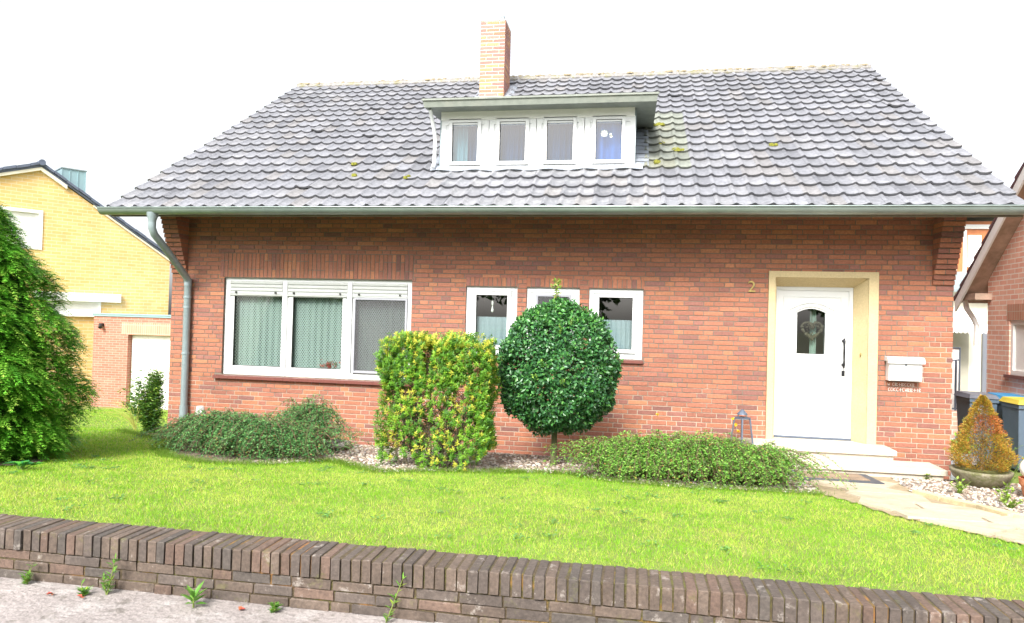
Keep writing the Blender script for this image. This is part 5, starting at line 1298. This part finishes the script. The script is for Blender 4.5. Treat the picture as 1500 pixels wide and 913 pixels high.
# hosta-like leaves under the conifer
e = empty('broad_leaf_plant', (1.72, -4.28, gz(1.72, -4.28)), 'broad leaved plant at the foot of the large conifer', 'plant')
n = 9; t = np.array([-.3, .4, -1.2, .9, -2.0, 2.0, -.8, .1, 2.8]); P = np.tile([[1.70, -4.22, gz(1.7, -4.22) + .04]], (n, 1)) + rng.normal(0, .03, (n, 3)) * [1, 1, .2]
leaves('foliage', P, np.stack([np.cos(t), np.sin(t), np.full(n, .5)], 1), np.stack([-.4 * np.cos(t), -.4 * np.sin(t), np.ones(n)], 1), rng.uniform(.10, .14, n), rng.uniform(.06, .08, n), pick(n, [(.08, .30, .04), (.04, .20, .06), (.12, .28, .12)], [2, 2, 1]), M['leaf_gloss'], e, fold=.1, curl=.25)
mb = MB()
for k in range(n): mb.tube([(1.70, -4.22, gz(1.7, -4.22) - .01), tuple(P[k])], [.006, .004], 5)
mb.build('stem', mat('hosta_stem', (.12, .2, .05), .7), e)

# shrub at the left corner of the house
def corner_shrub():
    cx, cy = -.33, .12; g0 = gz(cx, cy); e = empty('bamboo_shrub', (cx, cy, g0), 'loose narrow leaved shrub at the left corner of the house', 'shrub'); rnd = random.Random(6); mb = MB(); P, A = [], []
    for s in range(110):
        t = rnd.uniform(0, 6.28); h = rnd.uniform(.35, 1.15); sp = rnd.uniform(.05, .38) * (1.3 if math.cos(t) < 0 else .45); pts = [(cx + sp * math.cos(t) * u ** 1.5, cy + .6 * sp * math.sin(t) * u ** 1.5 - .02, g0 - .02 + h * u * (1 - .15 * u)) for u in (0, .2, .4, .6, .8, 1)]; mb.tube(pts, [.005, .004, .004, .003, .002, .001], 5)
        for k in range(95):
            u = rnd.uniform(.08, 1) * 5; i = min(int(u), 4); p = Vector(pts[i]).lerp(Vector(pts[i + 1]), u - i) + Vector((rnd.gauss(0, .035), rnd.gauss(0, .03), rnd.gauss(0, .02))); P.append(tuple(p)); a = rnd.uniform(0, 6.28); A.append((math.cos(a), math.sin(a), rnd.uniform(-.5, .6)))
    mb.build('stems', M['twig'], e); n = len(P); leaves('foliage', np.array(P), np.array(A), rdir(n) + np.array([0, 0, .8]), rng.uniform(.040, .080, n), rng.uniform(.012, .020, n), pick(n, [(.10, .24, .03), (.13, .28, .035), (.045, .11, .03), (.26, .38, .05)], [4, 3, 3, 1.5]), M['leaf'], e)
corner_shrub()
n = 0
def long_grass():
    cx, cy = -.75, -.15; e = empty('long_grass_clump', (cx, cy, gz(cx, cy)), 'clump of long pale grass stems arching beside the corner shrub', 'grass clump'); rnd = random.Random(8); mb = MB()
    for s in range(26):
        t = rnd.gauss(PI, .9); h = rnd.uniform(.35, .75); sp = rnd.uniform(.15, .65); pts = [(cx + .35 + sp * math.cos(t) * u ** 1.6, cy + .5 * sp * math.sin(t) * u ** 1.5, gz(cx, cy) - .01 + h * (1.5 * u - .75 * u * u)) for u in (0, .2, .4, .6, .8, 1)]
        mb.tube(pts, [.0035, .003, .003, .0025, .002, .001], 4)
    mb.build('stems', mat('straw_green', (.36, .36, .08), .7), e)
long_grass()

# ------------------------------------------------------------------ neighbours on the left
yh = empty('yellow_house', (-8.45, 8.35, -.9), 'yellow brick house with a dark slate roof at the left edge', 'house')
M['yellowbrick'] = brickmat('yellow_brick', (.66, .43, .15), (.72, .50, .21), (.70, .58, .36), .24 * 1.393, .095, .010)
class LB(MB):                       # mesh in the yellow house's own axes: u along its gable wall, v into the house
    def build(s, *a, **k):
        s.v = [(-8.45 + u * .5736 - v * .8192, 8.35 + u * .8192 + v * .5736, z) for u, v, z in s.v]; return MB.build(s, *a, **k)
AP, AZ = -1.44, 5.66
def rake(u): return AZ + (u - AP) * .35 if u < AP else AZ - (u - AP) * .654
holes = [(-3.4, -1.35, 3.43, 4.50), (-1.2, .137, 1.70, 2.10)]
mb = LB(); X = sorted({-6.0, AP, 1.98, *[h[0] for h in holes], *[h[1] for h in holes]})
for i in range(len(X) - 1):
    a, b = X[i], X[i + 1]; lo = -1.4
    for h in sorted(holes, key=lambda q: q[2]):
        if h[0] <= a + 1e-6 and b <= h[1] + 1e-6: mb.box(a, 0, lo, b, .3, h[2]); lo = h[3]
    mb.hexa([(a, 0, lo), (b, 0, lo), (b, .3, lo), (a, .3, lo), (a, 0, rake(a)), (b, 0, rake(b)), (b, .3, rake(b)), (a, .3, rake(a))])
mb.box(1.70, .3, -1.4, 1.98, 7, 3.3)
mb.build('wall', M['yellowbrick'], yh)
def slope_slab(mb, x0, z0, x1, z1, y0, y1, th): mb.hexa([(x0, y0, z0), (x1, y0, z1), (x1, y1, z1), (x0, y1, z0), (x0, y0, z0 + th), (x1, y0, z1 + th), (x1, y1, z1 + th), (x0, y1, z0 + th)])
def rs(mb, a, b, v0, v1, o, th): slope_slab(mb, a, rake(a) + o, b, rake(b) + o, v0, v1, th)
mb = LB(); rs(mb, -6.2, AP, -.1, 7, .02, .07); rs(mb, AP, 2.12, -.08, 7, .02, .06)
k = -6.2
while k < 2.0:
    b = min(k + .30, AP) if k < AP else min(k + .30, 2.12)
    rs(mb, k, b - .012, -.14, .18, .075 + .012 * ((int(k * 10)) % 2), .075); k = b if b != AP or k >= AP else AP
    if b == AP: k = AP + 1e-4
mb.tube([(AP, -.17, AZ + .13), (AP, 7, AZ + .13)], .085, 12)
mb.build('roof', M['slate'], yh, fix=True)
mb = LB(); rs(mb, -6.1, AP, -.09, -.003, -.07, .085); rs(mb, AP, -.82, -.09, -.003, -.09, .105); rs(mb, -.15, 2.05, -.05, -.003, -.05, .06); mb.build('bargeboard', M['cream'], yh, fix=True)
mb = LB(); mb.box(-.93, .10, 4.55, -.33, .95, 5.76)
for u in (-.92, -.73, -.53, -.345): mb.box(u - .010, .085, 4.55, u + .010, .10, 5.76)
mb.build('roof_dormer', M['bluezinc'], yh)
mb = LB(); mb.box(-.95, .07, 5.76, -.31, .97, 5.79); mb.build('dormer_cap', M['zinc_pale'], yh)
mb = LB(); ring(mb, -3.4, -1.35, 3.43, 4.50, .09, -.02, .1); mb.box(-3.31, .05, 3.52, -1.44, .06, 4.41)
for z_ in (3.7, 3.88, 4.06, 4.24): mb.box(-3.31, .044, z_, -1.44, .05, z_ + .01)
mb.build('window', M['whitewood'], yh)['label'] = 'white shuttered upper window of the yellow house'
mb = LB(); mb.box(-1.5, -.10, 2.06, .63, -.003, 2.30); mb.build('lintel', M['whitewood'], yh)
mb = LB(); ring(mb, -1.2, .137, 1.70, 2.06, .06, -.02, .1); mb.box(-1.14, .04, 1.76, .077, .05, 2.0); mb.box(-1.3, -.08, 1.63, .2, -.003, 1.70); mb.build('window', M['whitewood'], yh)['label'] = 'low white window of the yellow house under its pale lintel'

ga = empty('garage', (-6.5, 8.0, -.9), 'low flat roofed red brick garage with a white door beside the yellow house', 'garage')
GYY = 8.0
mb = MB(); mb.box(-8.18, GYY, -1.1, -7.09, GYY + .3, 1.66); mb.box(-7.09, GYY, 1.17, -5.0, GYY + .3, 1.66); mb.box(-4.6 - .4, GYY, -1.1, -4.2, GYY + .3, 1.66); mb.box(-8.18, GYY + .3, -1.1, -7.9, 9.15, 1.66)
mb.build('wall', M['garagebrick'], ga)
mb = MB(); mb.box(-7.30, GYY - .004, 1.17, -5.0, GYY - .0005, 1.50); mb.build('lintel', M['stackbrick'], ga)
mb = MB(); mb.box(-8.20, GYY - .03, 1.66, -4.2, 9.15, 1.71); mb.box(-8.22, GYY - .05, 1.71, -4.2, 9.15, 1.745); mb.build('roof', M['bluezinc'], ga)
mb = MB(); mb.box(-7.08, GYY + .16, -1.0, -5.0, GYY + .2, 1.17)
for x in (-6.6, -6.1, -5.6): mb.box(x, GYY + .152, -.9, x + .02, GYY + .16, 1.1)
mb.build('garage_door', M['whitewood'], ga)
mb = MB(); mb.box(-7.93, GYY - .10, 1.38, -7.85, GYY - .001, 1.46); mb.tube([(-7.89, GYY - .09, 1.42), (-7.84, GYY - .16, 1.34)], .05, 10); mb.build('wall_lamp', M['rubber'], ga)
# far pale house between yellow house and ours
ph = MB(); ph.box(-8.2, 16, -1, -5.0, 20, 4.6); ph.prism([(-8.6, 4.6), (-4.6, 4.6), (-6.6, 6.2)], 'y', 15.8, 20); 
tag(ph.build('far_house', M['cream'], fix=True), 'pale house glimpsed between the yellow house and the brick corner', 'house')

# ------------------------------------------------------------------ neighbours on the right
nh = empty('neighbour_house', (12.5, .5, -.2), 'pink brick gable house at the right edge with a white bargeboard', 'house')
NX, NYB, NRY, EZN, SN = 12.40, 3.40, .45, 2.42, .88            # gable wall plane, rear corner, ridge position, eave height, roof slope
def nz(y): return EZN + .02 + (NYB - y) * SN if y > NRY else EZN + .02 + (NYB - NRY) * SN - (NRY - y) * SN
mb = MB(); ycuts = [3.14, 2.47, 1.35, NRY, -2.5]
for i in range(4):
    b, a = ycuts[i], ycuts[i + 1]; lo = -1.0
    if i == 1: mb.box(NX, a, -1, NX + .3, b, 1.20); lo = 2.03
    mb.hexa([(NX, a, lo), (NX + .3, a, lo), (NX + .3, b, lo), (NX, b, lo), (NX, a, nz(a)), (NX + .3, a, nz(a)), (NX + .3, b, nz(b)), (NX, b, nz(b))])
mb.box(NX + .3, 2.84, -1, NX + 8, 3.14, 2.4)
mb.build('wall', M['pinkbrick'], nh)
mb = MB(); mb.box(NX - .004, 1.28, 2.03, NX - .0005, 2.54, 2.27); mb.build('lintel', M['stackbrick'], nh)
OV = .28
def nslab(mb, x0, x1, y0, y1, o0, o1):
    mb.hexa([(x0, y0, nz(y0) + o0), (x1, y0, nz(y0) + o0), (x1, y1, nz(y1) + o0), (x0, y1, nz(y1) + o0), (x0, y0, nz(y0) + o1), (x1, y0, nz(y0) + o1), (x1, y1, nz(y1) + o1), (x0, y1, nz(y1) + o1)])
mb = MB(); nslab(mb, NX - OV, NX + 8, NRY, NYB + .14, .005, .05); nslab(mb, NX - OV, NX + 8, -2.9, NRY, .005, .05)
mb.box(NX - .25, 3.0, EZN - .06, NX - .002, NYB + .05, EZN + .04)
mb.build('roof_soffit', M['brownwood'], nh, fix=True)
mb = MB(); nslab(mb, NX - OV - .03, NX - OV, NRY, NYB + .17, -.12, .065); nslab(mb, NX - OV - .03, NX - OV, -2.9, NRY, -.09, .065); mb.build('bargeboard', M['whitewood'], nh, fix=True)
mb = MB(); k = 0
y0 = NYB + .18
while y0 > NRY + .05:
    y1 = max(y0 - .235, NRY)
    mb.hexa([(NX - OV - .05, y1, nz(y1) + .068), (NX + 8, y1, nz(y1) + .068), (NX + 8, y0, nz(y0) + .068), (NX - OV - .05, y0, nz(y0) + .068), (NX - OV - .05, y1, nz(y1) + .09), (NX + 8, y1, nz(y1) + .09), (NX + 8, y0 + .015, nz(y0) + .125), (NX - OV - .05, y0 + .015, nz(y0) + .125)]); y0 -= .235
mb.hexa([(NX - OV - .05, -2.95, nz(-2.95) + .068), (NX + 8, -2.95, nz(-2.95) + .068), (NX + 8, NRY, nz(NRY) + .068), (NX - OV - .05, NRY, nz(NRY) + .068), (NX - OV - .05, -2.95, nz(-2.95) + .11), (NX + 8, -2.95, nz(-2.95) + .11), (NX + 8, NRY, nz(NRY) + .11), (NX - OV - .05, NRY, nz(NRY) + .11)])
mb.build('roof', M['darktile'], nh, fix=True)
mb = MB()
for (a, b, c, d) in ((1.36, 1.42, 1.20, 2.03), (2.40, 2.46, 1.20, 2.03)): mb.box(NX + .02, a, c, NX + .09, b, d)
mb.box(NX + .02, 1.42, 1.20, NX + .09, 2.40, 1.27); mb.box(NX + .02, 1.42, 1.96, NX + .09, 2.40, 2.03); mb.box(NX + .05, 1.42, 1.27, NX + .06, 2.40, 1.96); mb.build('window', M['whitewood'], nh)
mb = MB(); mb.box(NX - .05, 1.30, 1.15, NX + .04, 2.52, 1.20); mb.build('window_sill', M['sill'], nh)
mb = MB(); mb.tube([(NX - .20, NYB + .06, 2.36), (NX - .17, NYB + .06, 2.22), (NX - .07, NYB + .05, 2.06), (NX - .02, NYB + .055, 1.95), (NX - .02, NYB + .055, 1.6)], .04, 10); mb.build('downpipe', M['whitewood'], nh)

# bins
def bin_(x0, lidm, lab, y0=2.75, num=True):
    g0 = gz(x0, y0); e = empty('wheelie_bin', (x0 + .2, y0 + .25, g0), lab, 'bin', 'wheelie bins by the neighbour wall'); mb = MB(); h = .93 - g0; w_, d_ = .39, .46
    mb.hexa([(x0 + .045, y0 + .08, g0 + .03), (x0 + w_ - .045, y0 + .08, g0 + .03), (x0 + w_ - .045, y0 + d_ - .04, g0 + .03), (x0 + .045, y0 + d_ - .04, g0 + .03), (x0 + .01, y0 + .02, g0 + h - .10), (x0 + w_ - .01, y0 + .02, g0 + h - .10), (x0 + w_ - .01, y0 + d_, g0 + h - .10), (x0 + .01, y0 + d_, g0 + h - .10)])
    mb.box(x0, y0, g0 + h - .13, x0 + w_, y0 + d_, g0 + h - .075); mb.box(x0 + .12, y0 + .05, g0 + .1, x0 + .14, y0 + .07, g0 + h - .14)
    mb.build('body', M['bin'], e)
    mb = MB(); z = g0 + h - .073
    mb.hexa([(x0 - .01, y0 - .015, z), (x0 + w_ + .01, y0 - .015, z), (x0 + w_ + .01, y0 + d_ + .05, z), (x0 - .01, y0 + d_ + .05, z), (x0 + .02, y0 + .03, z + .055), (x0 + w_ - .02, y0 + .03, z + .055), (x0 + w_ - .02, y0 + d_, z + .07), (x0 + .02, y0 + d_, z + .07)])
    mb.tube([(x0 + .05, y0 + d_ + .06, z + .02), (x0 + w_ - .05, y0 + d_ + .06, z + .02)], .015, 8); mb.build('lid', lidm, e)
    for x in (x0 + .05, x0 + w_ - .07):
        mb = MB(); mb.tube([(x, y0 + d_ - .02, g0 + .09), (x + .03, y0 + d_ - .02, g0 + .09)], .09, 14); mb.build('wheel', M['rubber'], e)
    if num: text('number', '3', .16, .002, M['white'], (x0 + .14, y0 + .012, g0 + h - .33), e)
bin_(11.64, M['binlid'], 'dark wheelie bin with a grey lid, leftmost of the bins', 1.95)
bin_(12.05, M['bluelid'], 'dark wheelie bin with a blue lid, behind the dwarf conifer', 1.90)
bin_(11.93, M['yellowlid'], 'dark wheelie bin with a yellow lid at the right edge', 1.22)

# brick kerb wall, pipe, rails, gate panel
mb = MB(); mb.tube([(11.66, 2.50, .12), (12.02, 2.75, .40)], .045, 14); tag(mb.build('drain_pipe', M['white'], smooth=False), 'white plastic drain pipe leaning by the leftmost bin', 'pipe')
mb = MB(); mb.box(11.35, 4.4, -.5, 12.78, 4.6, .40); tag(mb.build('low_brick_wall', M['pinkbrick']), 'low pink brick wall under the handrails between the houses', 'wall')
mb = MB(); mb.box(11.2, 2.45, -.35, 12.2, 3.3, gz(11.7, 3) + .14); tag(mb.build('paving_slab', M['palestone']), 'grey concrete slab in the passage by the bins', 'slab')
gp = empty('white_gate', (12.3, 5.5, -.4), 'white panelled gate with thin grey frame in the passage', 'gate')
mb = MB(); mb.box(11.3, 5.5, -.4, 12.98, 5.53, 1.52); mb.build('panel', M['whitewood'], gp)
mb = MB(); ring(mb, 11.28, 13.0, -.4, 1.54, .02, 5.47, 5.50); 
for z_ in (1.05, .62): mb.box(11.5, 5.475, z_, 11.52, 5.498, z_ + .05)
mb.build('gate_frame', M['steel'], gp)
hr = MB()
for z0_, z1_ in ((1.12, 1.30), (.28, .40), (.20, .31)): hr.tube([(11.55, 4.9, z0_), (12.75, 4.9, z1_ + .02)], .013, 8)
hr.tube([(11.55, 4.9, .80), (11.95, 4.9, .78), (12.2, 4.9, .64)], .013, 8)
for x in (11.55, 12.68): hr.tube([(x, 4.9, -.35), (x, 4.9, 1.15 if x < 12 else 1.31)], .02, 8)
tag(hr.build('handrail', M['steel']), 'thin grey metal handrails in the passage beside the brick corner', 'handrail')
# far white and orange building
fh = empty('white_house', (15.9, 12, -.4), 'white house with orange window surrounds and an awning behind the passage', 'house')
mb = MB(); mb.box(14.2, 12, -1, 18.6, 16, 3.0); mb.build('wall', M['cream'], fh)
mb = MB(); mb.box(15.0, 12.3, 3.0, 18.4, 15.5, 5.0); mb.build('upper_storey', M['orangewood'], fh)
mb = MB(); mb.box(15.45, 12.26, 3.55, 15.74, 12.30, 4.45); mb.box(16.02, 12.26, 3.7, 16.36, 12.30, 4.60); mb.box(15.3, 12.24, 4.78, 17.6, 12.31, 4.9); mb.box(15.9, 12.25, 3.5, 15.98, 12.3, 4.75, (.8, .7, .5)); mb.build('window', M['whitewood'], fh)
mb = MB(); slope_slab(mb, 14.2, 4.95, 18.8, 5.45, 11.7, 16, .10); mb.hexa([(14.2, 11.5, 2.95), (18.6, 11.5, 2.95), (18.6, 12.3, 3.5), (14.2, 12.3, 3.5), (14.2, 11.5, 3.02), (18.6, 11.5, 3.02), (18.6, 12.3, 3.57), (14.2, 12.3, 3.57)]); mb.build('roof', M['zinc_pale'], fh, fix=True)
mb = MB(); mb.box(14.3, 11.95, -.6, 15.95, 11.99, 1.9); mb.build('shaded_wall', mat('shaded_cream_render', (.40, .38, .32), .9, noise=[(3, .1)]), fh)  # panel in darkened cream: the awning's shade is put into its colour
mb = MB(); mb.box(16.28, 11.9, -.8, 16.52, 11.99, 2.1); mb.build('door', mat('grey_door', (.16, .17, .2), .5), fh)
mb = MB(); mb.hexa([(14.4, 10.8, 2.02), (15.9, 10.8, 2.02), (15.9, 12, 2.45), (14.4, 12, 2.45), (14.4, 10.8, 2.06), (15.9, 10.8, 2.06), (15.9, 12, 2.49), (14.4, 12, 2.49)])
for k in range(15):
    x = 14.4 + k * .1; mb.poly([(x, 10.79, 2.04), (x, 10.79, 1.88), (x + .02, 10.79, 1.84), (x + .05, 10.79, 1.82), (x + .08, 10.79, 1.84), (x + .1, 10.79, 1.88), (x + .1, 10.79, 2.04)])
mb.build('awning', M['whitewood'], fh, fix=True)
# white patio umbrella-like oval lamp
mb = MB(); mb.tube([(13.55, 8.0, -.6), (13.55, 8.0, 1.8)], .02, 8); mb.lathe([(.001, .16), (.16, .12), (.24, .04), (.22, -.02), (.001, -.02)], 13.55, 8.0, 1.78, 18); tag(mb.build('garden_parasol', M['whitewood']), 'small folded white parasol in the passage by the pink brick corner', 'parasol')

# ------------------------------------------------------------------ trees across the street (seen only mirrored in the panes)
for k, (x, y_, h, r) in enumerate([(-3, -21, 7.5, 3.2), (3.5, -23, 8.5, 3.6), (10.5, -22, 7.8, 3.4), (17, -22, 7, 3.0)]):
    e = empty('street_tree', (x, y_, .3), ['broad green tree across the street, far left behind the viewer', 'tallest green tree across the street, behind the viewer', 'green tree across the street opposite the front door', 'green tree across the street, far right behind the viewer'][k], 'tree', 'trees across the street')
    mb = MB(); mb.tube([(x, y_, .25), (x, y_, h * .45), (x + .2, y_, h * .8)], [.28, .2, .06], 10)
    for q in range(12): t = random.uniform(0, 6.28); z_ = random.uniform(.3, .65) * h; mb.tube([(x, y_, z_), (x + r * .7 * math.cos(t), y_ + r * .7 * math.sin(t), z_ + 1)], [.09, .03], 6)
    mb.build('trunk', M['bark'], e)
    n = 4200; d = rdir(n); P = d * np.array([r, r, h * .42]) * (rng.uniform(.35, 1, n) ** .45)[:, None] * (1 + .18 * np.sin(d[:, :1] * 6 + k) * np.sin(d[:, 2:] * 7)) + np.array([x, y_, h * .58])
    P = P[P[:, 2] > .6]; n = len(P); leaves('crown', P, rdir(n), rdir(n), rng.uniform(.3, .5, n), rng.uniform(.2, .34, n), pick(n, [(.05, .12, .03), (.08, .18, .04)], [1, 1]), M['leaf'], e)
print('objects', len(bpy.data.objects))
